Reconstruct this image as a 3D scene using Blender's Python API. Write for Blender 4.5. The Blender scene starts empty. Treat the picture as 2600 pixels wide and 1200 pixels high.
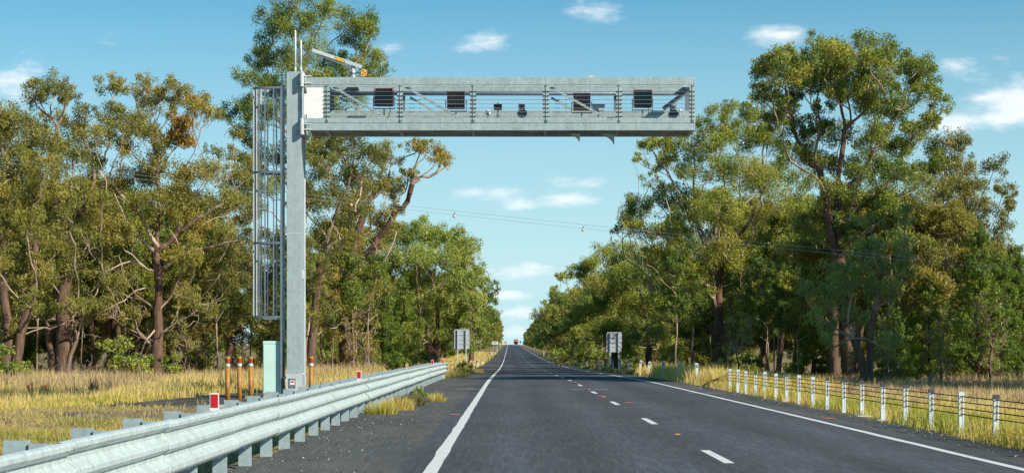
import bpy, math, random
import numpy as np
from mathutils import Vector, Matrix

R = math.radians
scene = bpy.context.scene
COL = scene.collection
rng = np.random.default_rng(7)
random.seed(7)

# ------------------------------------------------------------------ camera
EYE = 1.37            # eye height in the car
FPX = 5000.0          # focal length in photo pixels (2600 wide)
VPX, VPY = 1293.0, 883.0
cam_d = bpy.data.cameras.new('camera')
cam = bpy.data.objects.new('camera', cam_d)
COL.objects.link(cam)
cam.location = (0, 0, EYE)
cam.rotation_euler = (R(90), 0, 0)
cam_d.sensor_width = 36.0
cam_d.lens = 36.0 * FPX / 2600.0
cam_d.shift_x = (1300 - VPX) / 2600.0
cam_d.shift_y = (VPY - 600) / 2600.0
cam_d.clip_start = 0.1
cam_d.clip_end = 20000
scene.camera = cam


def at(px, py, Y):
    return ((px - VPX) / FPX * Y, Y, EYE + (VPY - py) / FPX * Y)


# ------------------------------------------------------------------ sun, sky, exposure
SUN = Vector((0.67, -0.53, 0.52)).normalized()      # direction to the sun
sun_el = math.asin(SUN.z)
sun_az = math.atan2(SUN.x, SUN.y)
sl = bpy.data.lights.new('sun', 'SUN')
sl.energy = 5.0
sl.angle = R(0.53)
sl.color = (1.0, 0.93, 0.80)
so = bpy.data.objects.new('sun', sl)
COL.objects.link(so)
so.rotation_euler = SUN.to_track_quat('Z', 'Y').to_euler()
so.location = (30, -30, 60)

world = bpy.data.worlds.new('World')
scene.world = world
world.use_nodes = True


def build_world():
    nt = world.node_tree
    N, L = nt.nodes, nt.links
    N.clear()
    out = N.new('ShaderNodeOutputWorld')
    sky = N.new('ShaderNodeTexSky')
    sky.sky_type = 'NISHITA'
    sky.sun_disc = False
    sky.sun_elevation = sun_el
    sky.sun_rotation = sun_az
    sky.altitude = 300
    sky.air_density = 1.0
    sky.dust_density = 0.15
    sky.ozone_density = 1.5

    def math_(op, a, b=None, c=None):
        n = N.new('ShaderNodeMath')
        n.operation = op
        for i, v in enumerate((a, b, c)):
            if v is None:
                continue
            if isinstance(v, (int, float)):
                n.inputs[i].default_value = v
            else:
                L.new(v, n.inputs[i])
        return n.outputs[0]

    tint = N.new('ShaderNodeMix')
    tint.data_type = 'RGBA'
    tint.blend_type = 'MULTIPLY'
    tint.inputs[0].default_value = 1.0
    L.new(sky.outputs[0], tint.inputs[6])
    tint.inputs[7].default_value = (0.33, 0.90, 0.97, 1)
    tc = N.new('ShaderNodeTexCoord')
    # read the sky a few degrees up, so that the horizon stays pale blue instead of dusty
    lift = N.new('ShaderNodeVectorMath')
    lift.operation = 'MULTIPLY_ADD'
    L.new(tc.outputs['Generated'], lift.inputs[0])
    lift.inputs[1].default_value = (1, 1, 0.9)
    lift.inputs[2].default_value = (0, 0, 0.10)
    L.new(lift.outputs[0], sky.inputs[0])
    sep = N.new('ShaderNodeSeparateXYZ')
    L.new(tc.outputs['Generated'], sep.inputs[0])
    u = math_('ARCTAN2', sep.outputs[0], sep.outputs[1])
    v = math_('ARCSINE', sep.outputs[2])
    # cloud field in azimuth / elevation, flattened towards the horizon
    comb = N.new('ShaderNodeCombineXYZ')
    L.new(math_('MULTIPLY', u, 1.0), comb.inputs[0])
    L.new(math_('MULTIPLY', v, 2.6), comb.inputs[1])
    n1 = N.new('ShaderNodeTexNoise')
    n1.inputs['Scale'].default_value = 26
    n1.inputs['Detail'].default_value = 7
    n1.inputs['Roughness'].default_value = 0.62
    L.new(comb.outputs[0], n1.inputs['Vector'])
    n2 = N.new('ShaderNodeTexNoise')
    n2.inputs['Scale'].default_value = 5.5
    n2.inputs['Detail'].default_value = 3
    L.new(comb.outputs[0], n2.inputs['Vector'])
    blobs = [(1215, 112, 80, 30, .50), (1510, 38, 85, 34, .30), (1965, 102, 70, 28, .52), (1250, 488, 100, 22, .52),
             (1450, 510, 62, 19, .55), (1320, 521, 55, 14, .36), (2430, 190, 65, 32, .32), (2570, 262, 100, 42, .55),
             (2390, 325, 55, 26, .5), (2540, 322, 110, 28, .5), (1310, 690, 120, 24, .46), (1290, 748, 90, 14, .48),
             (30, 235, 80, 46, .42), (980, 113, 45, 22, .26), (220, 275, 60, 40, .4), (1520, 458, 110, 18, .22),
             (620, 430, 70, 40, .4), (1310, 795, 120, 16, .5), (1300, 845, 140, 20, .52), (2450, 470, 60, 14, .3), (2300, 560, 70, 18, .4), (2530, 620, 60, 26, .4)]
    tot = None
    for (x, y, rx, ry, w) in blobs:
        bu = math.atan((x - VPX) / FPX)
        bv = math.atan((VPY - y) / FPX)
        du = math_('MULTIPLY', math_('SUBTRACT', u, bu), FPX / rx)
        dv = math_('MULTIPLY', math_('SUBTRACT', v, bv), FPX / ry)
        d = math_('ADD', math_('MULTIPLY', du, du), math_('MULTIPLY', dv, dv))
        g = math_('MULTIPLY', math_('EXPONENT', math_('MULTIPLY', d, -0.8)), w)
        tot = g if tot is None else math_('ADD', tot, g)
    field = math_('ADD', math_('MULTIPLY', n1.outputs[0], 1.2), math_('MULTIPLY', n2.outputs[0], 0.30))
    field = math_('ADD', field, tot)
    ramp = N.new('ShaderNodeMapRange')
    ramp.interpolation_type = 'SMOOTHSTEP'
    ramp.inputs['From Min'].default_value = 0.90
    ramp.inputs['From Max'].default_value = 1.38
    L.new(field, ramp.inputs[0])
    # thin out: only above the horizon
    cov = math_('MULTIPLY', ramp.outputs[0], 0.84)
    hz = N.new('ShaderNodeMix')
    hz.data_type = 'RGBA'
    hm = N.new('ShaderNodeMapRange')
    L.new(v, hm.inputs[0])
    hm.inputs['From Min'].default_value = 0.195
    hm.inputs['From Max'].default_value = 0.04
    hm.inputs['To Min'].default_value = 0.0
    hm.inputs['To Max'].default_value = 0.96
    L.new(hm.outputs[0], hz.inputs[0])
    L.new(tint.outputs[2], hz.inputs[6])
    hz.inputs[7].default_value = (4.3, 6.3, 6.6, 1)
    bsky = N.new('ShaderNodeBackground')
    L.new(hz.outputs[2], bsky.inputs[0])
    bsky.inputs[1].default_value = 0.105
    bcl = N.new('ShaderNodeBackground')
    shade = N.new('ShaderNodeMapRange')
    L.new(n1.outputs[0], shade.inputs[0])
    shade.inputs['From Min'].default_value = 0.35
    shade.inputs['From Max'].default_value = 0.65
    cm = N.new('ShaderNodeMix')
    cm.data_type = 'RGBA'
    L.new(shade.outputs[0], cm.inputs[0])
    cm.inputs[6].default_value = (0.62, 0.74, 0.80, 1)
    cm.inputs[7].default_value = (0.90, 0.90, 0.89, 1)
    L.new(cm.outputs[2], bcl.inputs[0])
    bcl.inputs[1].default_value = 1.0
    mix = N.new('ShaderNodeMixShader')
    L.new(cov, mix.inputs[0])
    L.new(bsky.outputs[0], mix.inputs[1])
    L.new(bcl.outputs[0], mix.inputs[2])
    L.new(mix.outputs[0], out.inputs[0])


build_world()
scene.view_settings.view_transform = 'Standard'
scene.view_settings.look = 'None'
scene.view_settings.exposure = 0.35
scene.view_settings.gamma = 1.0
scene.view_settings.use_curve_mapping = False
scene.render.engine = 'CYCLES'
scene.cycles.max_bounces = 6
scene.cycles.diffuse_bounces = 3
scene.cycles.transparent_max_bounces = 4


# ------------------------------------------------------------------ materials
def new_mat(name):
    m = bpy.data.materials.new(name)
    m.use_nodes = True
    nt = m.node_tree
    return m, nt.nodes, nt.links, nt.nodes['Principled BSDF']


def simple(name, col, rough=0.6, metal=0.0, var=0.12, scale=8.0, bump=0.0, bscale=60.0, spec=0.5, detail=6):
    """a plain colour broken up by object-space noise and fine relief"""
    m, N, L, P = new_mat(name)
    tc = N.new('ShaderNodeTexCoord')
    n = N.new('ShaderNodeTexNoise')
    n.inputs['Scale'].default_value = scale
    n.inputs['Detail'].default_value = detail
    n.inputs['Roughness'].default_value = 0.65
    L.new(tc.outputs['Object'], n.inputs['Vector'])
    rp = N.new('ShaderNodeValToRGB')
    lo = [max(0, c * (1 - var)) for c in col]
    hi = [min(1, c * (1 + var)) for c in col]
    rp.color_ramp.elements[0].position = 0.32
    rp.color_ramp.elements[0].color = (*lo, 1)
    rp.color_ramp.elements[1].position = 0.68
    rp.color_ramp.elements[1].color = (*hi, 1)
    L.new(n.outputs[0], rp.inputs[0])
    L.new(rp.outputs[0], P.inputs['Base Color'])
    P.inputs['Roughness'].default_value = rough
    P.inputs['Metallic'].default_value = metal
    P.inputs['Specular IOR Level'].default_value = spec
    if bump:
        n2 = N.new('ShaderNodeTexNoise')
        n2.inputs['Scale'].default_value = bscale
        n2.inputs['Detail'].default_value = 4
        L.new(tc.outputs['Object'], n2.inputs['Vector'])
        b = N.new('ShaderNodeBump')
        b.inputs['Strength'].default_value = bump
        b.inputs['Distance'].default_value = 0.02
        L.new(n2.outputs[0], b.inputs['Height'])
        L.new(b.outputs[0], P.inputs['Normal'])
    return m


def galvanised(name, col, var=0.2, metal=0.25, rough=0.5, streak=True):
    """weathered zinc: mottled spangle, faint vertical runs, dull patches"""
    m, N, L, P = new_mat(name)
    tc = N.new('ShaderNodeTexCoord')
    vo = N.new('ShaderNodeTexVoronoi')
    vo.inputs['Scale'].default_value = 26
    n = N.new('ShaderNodeTexNoise')
    n.inputs['Scale'].default_value = 3.2
    n.inputs['Detail'].default_value = 8
    n.inputs['Roughness'].default_value = 0.7
    mp = N.new('ShaderNodeMapping')
    mp.inputs['Scale'].default_value = (9, 9, 0.7)
    st = N.new('ShaderNodeTexNoise')
    st.inputs['Scale'].default_value = 1.6
    st.inputs['Detail'].default_value = 5
    L.new(tc.outputs['Object'], vo.inputs['Vector'])
    L.new(tc.outputs['Object'], n.inputs['Vector'])
    L.new(tc.outputs['Object'], mp.inputs[0])
    L.new(mp.outputs[0], st.inputs['Vector'])
    sepc = N.new('ShaderNodeSeparateColor')
    L.new(vo.outputs['Color'], sepc.inputs[0])

    def mth(op, a, b):
        q = N.new('ShaderNodeMath')
        q.operation = op
        for i, v in enumerate((a, b)):
            if isinstance(v, (int, float)):
                q.inputs[i].default_value = v
            else:
                L.new(v, q.inputs[i])
        return q.outputs[0]
    f = mth('ADD', mth('MULTIPLY', n.outputs[0], 0.55), mth('MULTIPLY', sepc.outputs[0], 0.16))
    f = mth('ADD', f, mth('MULTIPLY', st.outputs[0], 0.34 if streak else 0.2))
    rp = N.new('ShaderNodeValToRGB')
    e = rp.color_ramp.elements
    e[0].position = 0.36
    e[0].color = (*[c * (1 - var) for c in col], 1)
    e[1].position = 0.70
    e[1].color = (*[min(1, c * (1 + var)) for c in col], 1)
    L.new(f, rp.inputs[0])
    L.new(rp.outputs[0], P.inputs['Base Color'])
    P.inputs['Metallic'].default_value = metal
    rr = N.new('ShaderNodeMapRange')
    L.new(f, rr.inputs[0])
    rr.inputs['From Min'].default_value = 0.3
    rr.inputs['From Max'].default_value = 0.75
    rr.inputs['To Min'].default_value = rough + 0.12
    rr.inputs['To Max'].default_value = rough - 0.1
    L.new(rr.outputs[0], P.inputs['Roughness'])
    return m


def leaf_mat(name, cols, transl=0.38, rnd=0.25, rough=0.45):
    """leaf colour from a per-leaf tone attribute plus a small change per tree"""
    m, N, L, P = new_mat(name)
    at_ = N.new('ShaderNodeAttribute')
    at_.attribute_name = 'tone'
    oi = N.new('ShaderNodeObjectInfo')
    ad = N.new('ShaderNodeMath')
    ad.operation = 'MULTIPLY_ADD'
    L.new(oi.outputs['Random'], ad.inputs[0])
    ad.inputs[1].default_value = rnd
    L.new(at_.outputs['Fac'], ad.inputs[2])
    sb = N.new('ShaderNodeMath')
    sb.operation = 'SUBTRACT'
    L.new(ad.outputs[0], sb.inputs[0])
    sb.inputs[1].default_value = rnd * 0.5
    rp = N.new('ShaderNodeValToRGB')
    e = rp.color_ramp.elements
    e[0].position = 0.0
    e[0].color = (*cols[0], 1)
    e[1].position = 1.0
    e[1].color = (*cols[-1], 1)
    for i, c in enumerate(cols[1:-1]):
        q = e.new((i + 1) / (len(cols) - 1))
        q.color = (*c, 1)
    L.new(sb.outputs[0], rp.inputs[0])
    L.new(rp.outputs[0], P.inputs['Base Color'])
    P.inputs['Roughness'].default_value = rough
    P.inputs['Specular IOR Level'].default_value = 0.35
    tr = N.new('ShaderNodeBsdfTranslucent')
    hs = N.new('ShaderNodeHueSaturation')
    hs.inputs['Value'].default_value = 1.5
    hs.inputs['Saturation'].default_value = 1.1
    L.new(rp.outputs[0], hs.inputs['Color'])
    L.new(hs.outputs[0], tr.inputs[0])
    mx = N.new('ShaderNodeMixShader')
    mx.inputs[0].default_value = transl
    L.new(P.outputs[0], mx.inputs[1])
    L.new(tr.outputs[0], mx.inputs[2])
    L.new(mx.outputs[0], N['Material Output'].inputs[0])
    return m


def bark_mat(name, dark, mid, pale):
    m, N, L, P = new_mat(name)
    tc = N.new('ShaderNodeTexCoord')
    mp = N.new('ShaderNodeMapping')
    mp.inputs['Scale'].default_value = (7, 7, 0.9)
    n = N.new('ShaderNodeTexNoise')
    n.inputs['Scale'].default_value = 1.6
    n.inputs['Detail'].default_value = 8
    n.inputs['Roughness'].default_value = 0.7
    L.new(tc.outputs['Object'], mp.inputs[0])
    L.new(mp.outputs[0], n.inputs['Vector'])
    n2 = N.new('ShaderNodeTexNoise')
    n2.inputs['Scale'].default_value = 0.9
    L.new(tc.outputs['Object'], n2.inputs['Vector'])
    at_ = N.new('ShaderNodeAttribute')
    at_.attribute_name = 'tone'
    rp = N.new('ShaderNodeValToRGB')
    e = rp.color_ramp.elements
    e[0].position = 0.35
    e[0].color = (*dark, 1)
    e[1].position = 0.66
    e[1].color = (*mid, 1)
    L.new(n.outputs[0], rp.inputs[0])
    mx = N.new('ShaderNodeMix')
    mx.data_type = 'RGBA'
    q = N.new('ShaderNodeMath')
    q.operation = 'MULTIPLY'
    L.new(at_.outputs['Fac'], q.inputs[0])
    r2 = N.new('ShaderNodeMapRange')
    L.new(n2.outputs[0], r2.inputs[0])
    r2.inputs['From Min'].default_value = 0.38
    r2.inputs['From Max'].default_value = 0.62
    r2.inputs['To Min'].default_value = 0.35
    L.new(r2.outputs[0], q.inputs[1])
    L.new(q.outputs[0], mx.inputs[0])
    L.new(rp.outputs[0], mx.inputs[6])
    mx.inputs[7].default_value = (*pale, 1)
    L.new(mx.outputs[2], P.inputs['Base Color'])
    P.inputs['Roughness'].default_value = 0.85
    P.inputs['Specular IOR Level'].default_value = 0.2
    b = N.new('ShaderNodeBump')
    b.inputs['Strength'].default_value = 0.7
    b.inputs['Distance'].default_value = 0.05
    L.new(n.outputs[0], b.inputs['Height'])
    L.new(b.outputs[0], P.inputs['Normal'])
    return m


def asphalt(name, base, agg, tintv=0.25, dust=0.0, tracks=False):
    m, N, L, P = new_mat(name)
    geo = N.new('ShaderNodeNewGeometry')

    def noise(scale, detail=3, rough=0.6, sc=None):
        n = N.new('ShaderNodeTexNoise')
        n.inputs['Scale'].default_value = scale
        n.inputs['Detail'].default_value = detail
        n.inputs['Roughness'].default_value = rough
        if sc:
            mp = N.new('ShaderNodeMapping')
            mp.inputs['Scale'].default_value = sc
            L.new(geo.outputs['Position'], mp.inputs[0])
            L.new(mp.outputs[0], n.inputs['Vector'])
        else:
            L.new(geo.outputs['Position'], n.inputs['Vector'])
        return n.outputs[0]
    chip = noise(46, 3, 0.75, (1, 0.30, 1))
    strk = noise(16, 4, 0.7, (1, 0.05, 1))
    fm = N.new('ShaderNodeMath')
    fm.operation = 'MULTIPLY_ADD'
    L.new(strk, fm.inputs[0])
    fm.inputs[1].default_value = 0.38
    fs = N.new('ShaderNodeMath')
    fs.operation = 'MULTIPLY'
    L.new(chip, fs.inputs[0])
    fs.inputs[1].default_value = 0.62
    L.new(fs.outputs[0], fm.inputs[2])
    fine = fm.outputs[0]
    wear = noise(1.1, 5, 0.6, (1.0, 0.06, 1))
    patch = noise(0.35, 4, 0.6, (1, 0.35, 1))
    rp = N.new('ShaderNodeValToRGB')
    e = rp.color_ramp.elements
    e[0].position = 0.30
    e[0].color = (*[c * 0.45 for c in base], 1)
    e[1].position = 0.80
    e[1].color = (*agg, 1)
    k = e.new(0.52)
    k.color = (*base, 1)
    L.new(fine, rp.inputs[0])
    mx = N.new('ShaderNodeMix')
    mx.data_type = 'RGBA'
    mx.blend_type = 'MULTIPLY'
    mx.inputs[0].default_value = 1
    r2 = N.new('ShaderNodeMapRange')
    ad = N.new('ShaderNodeMath')
    ad.operation = 'ADD'
    L.new(wear, ad.inputs[0])
    L.new(patch, ad.inputs[1])
    L.new(ad.outputs[0], r2.inputs[0])
    r2.inputs['From Min'].default_value = 0.75
    r2.inputs['From Max'].default_value = 1.25
    r2.inputs['To Min'].default_value = 1 - tintv
    r2.inputs['To Max'].default_value = 1 + tintv
    L.new(rp.outputs[0], mx.inputs[6])
    L.new(r2.outputs[0], mx.inputs[7])
    last = mx.outputs[2]
    if tracks:
        # polished wheel paths, slightly paler, and a darker drip line between them
        sp = N.new('ShaderNodeSeparateXYZ')
        L.new(geo.outputs['Position'], sp.inputs[0])
        acc = None
        for cx, w_, s_ in ((0.02, .32, .12), (1.72, .32, .12), (3.35, .32, .12), (5.05, .32, .12), (0.87, .25, -.10), (4.2, .25, -.10)):
            d = N.new('ShaderNodeMath')
            d.operation = 'SUBTRACT'
            L.new(sp.outputs[0], d.inputs[0])
            d.inputs[1].default_value = cx
            q = N.new('ShaderNodeMath')
            q.operation = 'MULTIPLY'
            L.new(d.outputs[0], q.inputs[0])
            L.new(d.outputs[0], q.inputs[1])
            e_ = N.new('ShaderNodeMath')
            e_.operation = 'MULTIPLY'
            L.new(q.outputs[0], e_.inputs[0])
            e_.inputs[1].default_value = -1 / (w_ * w_)
            x_ = N.new('ShaderNodeMath')
            x_.operation = 'EXPONENT'
            L.new(e_.outputs[0], x_.inputs[0])
            a_ = N.new('ShaderNodeMath')
            a_.operation = 'MULTIPLY_ADD'
            L.new(x_.outputs[0], a_.inputs[0])
            a_.inputs[1].default_value = s_
            if acc is None:
                a_.inputs[2].default_value = 1.0
            else:
                L.new(acc, a_.inputs[2])
            acc = a_.outputs[0]
        mt = N.new('ShaderNodeMix')
        mt.data_type = 'RGBA'
        mt.blend_type = 'MULTIPLY'
        mt.inputs[0].default_value = 1
        L.new(last, mt.inputs[6])
        L.new(acc, mt.inputs[7])
        last = mt.outputs[2]
    if dust:
        md = N.new('ShaderNodeMix')
        md.data_type = 'RGBA'
        r3 = N.new('ShaderNodeMapRange')
        L.new(patch, r3.inputs[0])
        r3.inputs['From Min'].default_value = 0.45
        r3.inputs['From Max'].default_value = 0.7
        r3.inputs['To Max'].default_value = dust
        L.new(r3.outputs[0], md.inputs[0])
        L.new(last, md.inputs[6])
        md.inputs[7].default_value = (0.17, 0.14, 0.10, 1)
        last = md.outputs[2]
    L.new(last, P.inputs['Base Color'])
    P.inputs['Roughness'].default_value = 0.9
    P.inputs['Specular IOR Level'].default_value = 0.12
    b = N.new('ShaderNodeBump')
    b.inputs['Strength'].default_value = 0.55
    b.inputs['Distance'].default_value = 0.012
    L.new(fine, b.inputs['Height'])
    L.new(b.outputs[0], P.inputs['Normal'])
    return m


def ground_mat():
    """soil and litter: straw and grey-green turf, redder bare earth in patches"""
    m, N, L, P = new_mat('soil_and_litter')
    geo = N.new('ShaderNodeNewGeometry')

    def noise(scale, detail=5, rough=0.65):
        n = N.new('ShaderNodeTexNoise')
        n.inputs['Scale'].default_value = scale
        n.inputs['Detail'].default_value = detail
        n.inputs['Roughness'].default_value = rough
        L.new(geo.outputs['Position'], n.inputs['Vector'])
        return n.outputs[0]
    a = noise(0.14)
    f = noise(6.0, 6, 0.75)
    rp = N.new('ShaderNodeValToRGB')
    e = rp.color_ramp.elements
    e[0].position = 0.30
    e[0].color = (0.12, 0.075, 0.045, 1)
    e[1].position = 0.75
    e[1].color = (0.36, 0.27, 0.11, 1)
    k = e.new(0.5)
    k.color = (0.24, 0.18, 0.085, 1)
    ad = N.new('ShaderNodeMath')
    ad.operation = 'MULTIPLY_ADD'
    L.new(f, ad.inputs[0])
    ad.inputs[1].default_value = 0.5
    h = N.new('ShaderNodeMath')
    h.operation = 'MULTIPLY'
    L.new(a, h.inputs[0])
    h.inputs[1].default_value = 0.5
    L.new(h.outputs[0], ad.inputs[2])
    L.new(ad.outputs[0], rp.inputs[0])
    L.new(rp.outputs[0], P.inputs['Base Color'])
    P.inputs['Roughness'].default_value = 0.95
    P.inputs['Specular IOR Level'].default_value = 0.1
    b = N.new('ShaderNodeBump')
    b.inputs['Strength'].default_value = 0.8
    b.inputs['Distance'].default_value = 0.08
    L.new(f, b.inputs['Height'])
    L.new(b.outputs[0], P.inputs['Normal'])
    return m


M = {}
M['galv'] = galvanised('galvanised_steel', (0.330, 0.400, 0.400), 0.26, 0.15, 0.52)
M['galv_col'] = galvanised('galvanised_column', (0.345, 0.410, 0.415), 0.22, 0.15, 0.52)
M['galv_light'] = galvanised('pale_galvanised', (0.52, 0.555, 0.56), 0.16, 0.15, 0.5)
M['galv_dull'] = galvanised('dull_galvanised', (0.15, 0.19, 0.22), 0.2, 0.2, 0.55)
M['rail'] = galvanised('guardrail_zinc', (0.54, 0.61, 0.59), 0.26, 0.15, 0.42)
M['rail_post'] = galvanised('guardrail_post_zinc', (0.34, 0.42, 0.43), 0.2, 0.2, 0.5)
M['bolt'] = simple('dark_bolt', (0.05, 0.055, 0.06), 0.5, 0.5)
M['wire'] = simple('stranded_wire', (0.30, 0.34, 0.35), 0.4, 0.5)
M['alum'] = simple('cream_aluminium', (0.84, 0.82, 0.75), 0.38, 0.1, 0.12, 2.2)
M['housing'] = simple('brown_black_housing', (0.040, 0.018, 0.016), 0.4, 0.0, 0.3)
M['fin'] = simple('bronze_fin', (0.33, 0.20, 0.17), 0.5, 0.1, 0.2)
M['cam_grey'] = simple('camera_grey', (0.22, 0.24, 0.25), 0.45, 0.1)
M['cam_dark'] = simple('camera_dark', (0.02, 0.02, 0.024), 0.3, 0.0)
M['box_grey'] = simple('box_grey', (0.36, 0.41, 0.47), 0.5)
M['white'] = simple('white_plastic', (0.78, 0.79, 0.77), 0.45, 0, 0.06)
M['glass'] = simple('lens_glass', (0.01, 0.008, 0.012), 0.08, 0, 0.1)
M['yellow'] = simple('bollard_yellow', (0.36, 0.155, 0.022), 0.55, 0, 0.35, 4)
M['label_yellow'] = simple('label_yellow', (0.80, 0.50, 0.02), 0.5, 0, 0.05)
M['winch'] = simple('winch_orange', (0.78, 0.36, 0.07), 0.45, 0.1, 0.1)
M['black'] = simple('black_rubber', (0.012, 0.012, 0.013), 0.6)
M['red'] = simple('reflective_red', (0.52, 0.012, 0.015), 0.35, 0, 0.06)
M['maroon'] = simple('maroon_band', (0.28, 0.012, 0.01), 0.45, 0, 0.1)
M['silver_tape'] = simple('silver_tape', (0.55, 0.54, 0.52), 0.35, 0.2, 0.1)
M['mint'] = simple('mint_powder_coat', (0.52, 0.72, 0.645), 0.5, 0, 0.07, 1.6)
M['concrete'] = simple('concrete', (0.44, 0.40, 0.33), 0.9, 0, 0.2, 5, 0.4, 40)
M['line'] = simple('road_paint', (0.66, 0.65, 0.62), 0.75, 0, 0.22, 14, 0.2, 80, detail=10)
M['redspray'] = simple('faded_red_spray', (0.40, 0.13, 0.10), 0.8, 0, 0.3, 40)
M['stud'] = simple('amber_stud', (0.62, 0.30, 0.08), 0.4, 0, 0.1)
M['rope'] = simple('black_rope', (0.016, 0.016, 0.018), 0.85, 0.0, 0.2, spec=0.15)
M['post_white'] = galvanised('pale_zinc_post', (0.60, 0.66, 0.68), 0.13, 0.1, 0.5)
M['post_cap'] = simple('charcoal_cap', (0.06, 0.06, 0.065), 0.6)
M['sign_back'] = galvanised('sign_back_aluminium', (0.42, 0.45, 0.50), 0.08, 0.15, 0.5)
M['sign_white'] = simple('sign_face_white', (0.62, 0.70, 0.69), 0.5, 0, 0.05)
M['sign_yellow'] = simple('sign_face_yellow', (0.80, 0.42, 0.02), 0.5, 0, 0.05)
M['sign_orange'] = simple('sign_face_orange', (0.62, 0.22, 0.10), 0.5, 0, 0.08)
M['sign_dark'] = simple('sign_dark', (0.03, 0.06, 0.06), 0.5)
M['timber'] = simple('grey_timber', (0.26, 0.22, 0.19), 0.9, 0, 0.25, 12, 0.3)
M['truck_red'] = simple('truck_red', (0.45, 0.02, 0.03), 0.3, 0.1, 0.05)
M['chrome'] = simple('bright_chrome', (0.75, 0.76, 0.78), 0.2, 0.8, 0.05)
M['windscreen'] = simple('dark_windscreen', (0.015, 0.012, 0.02), 0.1, 0, 0.05)
M['tyre'] = simple('tyre', (0.015, 0.015, 0.016), 0.8)
M['ball'] = simple('pale_orange_ball', (0.72, 0.42, 0.30), 0.5, 0, 0.12)
M['cable'] = simple('overhead_conductor', (0.5, 0.55, 0.5), 0.4, 0.4)
M['asphalt'] = asphalt('lane_asphalt', (0.078, 0.084, 0.094), (0.22, 0.23, 0.24), 0.16, 0.0, True)
M['shoulder'] = asphalt('shoulder_seal', (0.096, 0.099, 0.094), (0.27, 0.27, 0.255), 0.2, 0.22)
M['pad'] = asphalt('service_pad_seal', (0.065, 0.065, 0.066), (0.20, 0.195, 0.19), 0.25, 0.35)
M['ground'] = ground_mat()
M['stone'] = simple('pale_stone', (0.36, 0.31, 0.24), 0.9, 0, 0.45, 3)
M['litter'] = simple('dead_leaf_litter', (0.30, 0.24, 0.19), 0.9, 0, 0.3)
M['deadwood'] = simple('bleached_deadwood', (0.24, 0.19, 0.15), 0.9, 0, 0.3, 6, 0.3)
M['bark'] = bark_mat('eucalypt_bark', (0.070, 0.040, 0.028), (0.21, 0.130, 0.090), (0.56, 0.43, 0.32))
M['bark_dark'] = bark_mat('cypress_bark', (0.030, 0.019, 0.013), (0.10, 0.064, 0.043), (0.14, 0.09, 0.065))
M['leaf_olive'] = leaf_mat('eucalypt_leaf_olive', [(0.072, 0.094, 0.020), (0.185, 0.188, 0.036), (0.345, 0.290, 0.055), (0.43, 0.29, 0.065)], .2)
M['leaf_green'] = leaf_mat('eucalypt_leaf_green', [(0.046, 0.098, 0.019), (0.138, 0.198, 0.030), (0.318, 0.330, 0.048), (0.456, 0.360, 0.066)], .2)
M['leaf_bright'] = leaf_mat('eucalypt_leaf_bright', [(0.108, 0.168, 0.029), (0.240, 0.300, 0.054), (0.420, 0.420, 0.090), (0.504, 0.432, 0.120)], .2)
M['leaf_blue'] = leaf_mat('eucalypt_leaf_bluegreen', [(0.054, 0.120, 0.036), (0.132, 0.228, 0.060), (0.276, 0.348, 0.090), (0.360, 0.360, 0.096)], .2)
M['leaf_cypress'] = leaf_mat('cypress_spray', [(0.045, 0.095, 0.014), (0.120, 0.190, 0.025), (0.225, 0.280, 0.036), (0.32, 0.30, 0.05)], 0.25)
M['leaf_ochre'] = leaf_mat('mistletoe_leaf', [(0.17, 0.12, 0.02), (0.30, 0.19, 0.035), (0.42, 0.25, 0.05), (0.46, 0.28, 0.07)], .25)
M['grass_dry'] = leaf_mat('dry_grass_blade', [(0.15, 0.25, 0.03), (0.40, 0.37, 0.06), (0.64, 0.49, 0.14), (0.70, 0.54, 0.25)], 0.3, 0.0, 0.6)
M['weed_shade_green'] = leaf_mat('weed_and_shade_blade', [(0.06, 0.10, 0.02), (0.14, 0.17, 0.035), (0.24, 0.18, 0.08), (0.30, 0.22, 0.12)], 0.25, 0.0, 0.7)  # weeds, and grass whose dark colour carries the tree shade at right
M['weed_dry'] = leaf_mat('dry_weed_stalk', [(0.24, 0.165, 0.10), (0.38, 0.27, 0.15), (0.50, 0.37, 0.19), (0.58, 0.43, 0.21)], 0.25, 0.0, 0.8)
M['weed_red'] = leaf_mat('dock_seed_head', [(0.12, 0.02, 0.018), (0.22, 0.04, 0.03), (0.30, 0.07, 0.04), (0.34, 0.10, 0.05)], 0.2, 0.0, 0.8)

# ------------------------------------------------------------------ mesh and object helpers
ORIG = {}          # world position of every parent's origin


def np_mesh(name, V, faces, tone=None, smooth=False):
    """V (n,3); faces: list of (m,k) index arrays; tone: per-vertex float"""
    me = bpy.data.meshes.new(name)
    V = np.asarray(V, np.float32)
    faces = [np.asarray(f, np.int32) for f in faces if len(f)]
    nl = sum(f.size for f in faces)
    npoly = sum(len(f) for f in faces)
    me.vertices.add(len(V))
    me.vertices.foreach_set('co', V.ravel())
    me.loops.add(nl)
    me.loops.foreach_set('vertex_index', np.concatenate([f.ravel() for f in faces]))
    me.polygons.add(npoly)
    starts, o = [], 0
    for f in faces:
        starts.append(o + np.arange(len(f)) * f.shape[1])
        o += f.size
    me.polygons.foreach_set('loop_start', np.concatenate(starts).astype(np.int32))
    if smooth:
        me.polygons.foreach_set('use_smooth', np.ones(npoly, bool))
    me.update(calc_edges=True)
    if tone is not None:
        a = me.attributes.new('tone', 'FLOAT', 'POINT')
        a.data.foreach_set('value', np.asarray(tone, np.float32))
    return me


def link(name, me, parent=None, mat=None):
    o = bpy.data.objects.new(name, me)
    if mat is not None and me is not None and len(me.materials) == 0:
        me.materials.append(mat)
    COL.objects.link(o)
    if parent is not None:
        o.parent = parent
        ORIG[o] = ORIG[parent]
    else:
        ORIG[o] = Vector((0, 0, 0))
    return o


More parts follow.
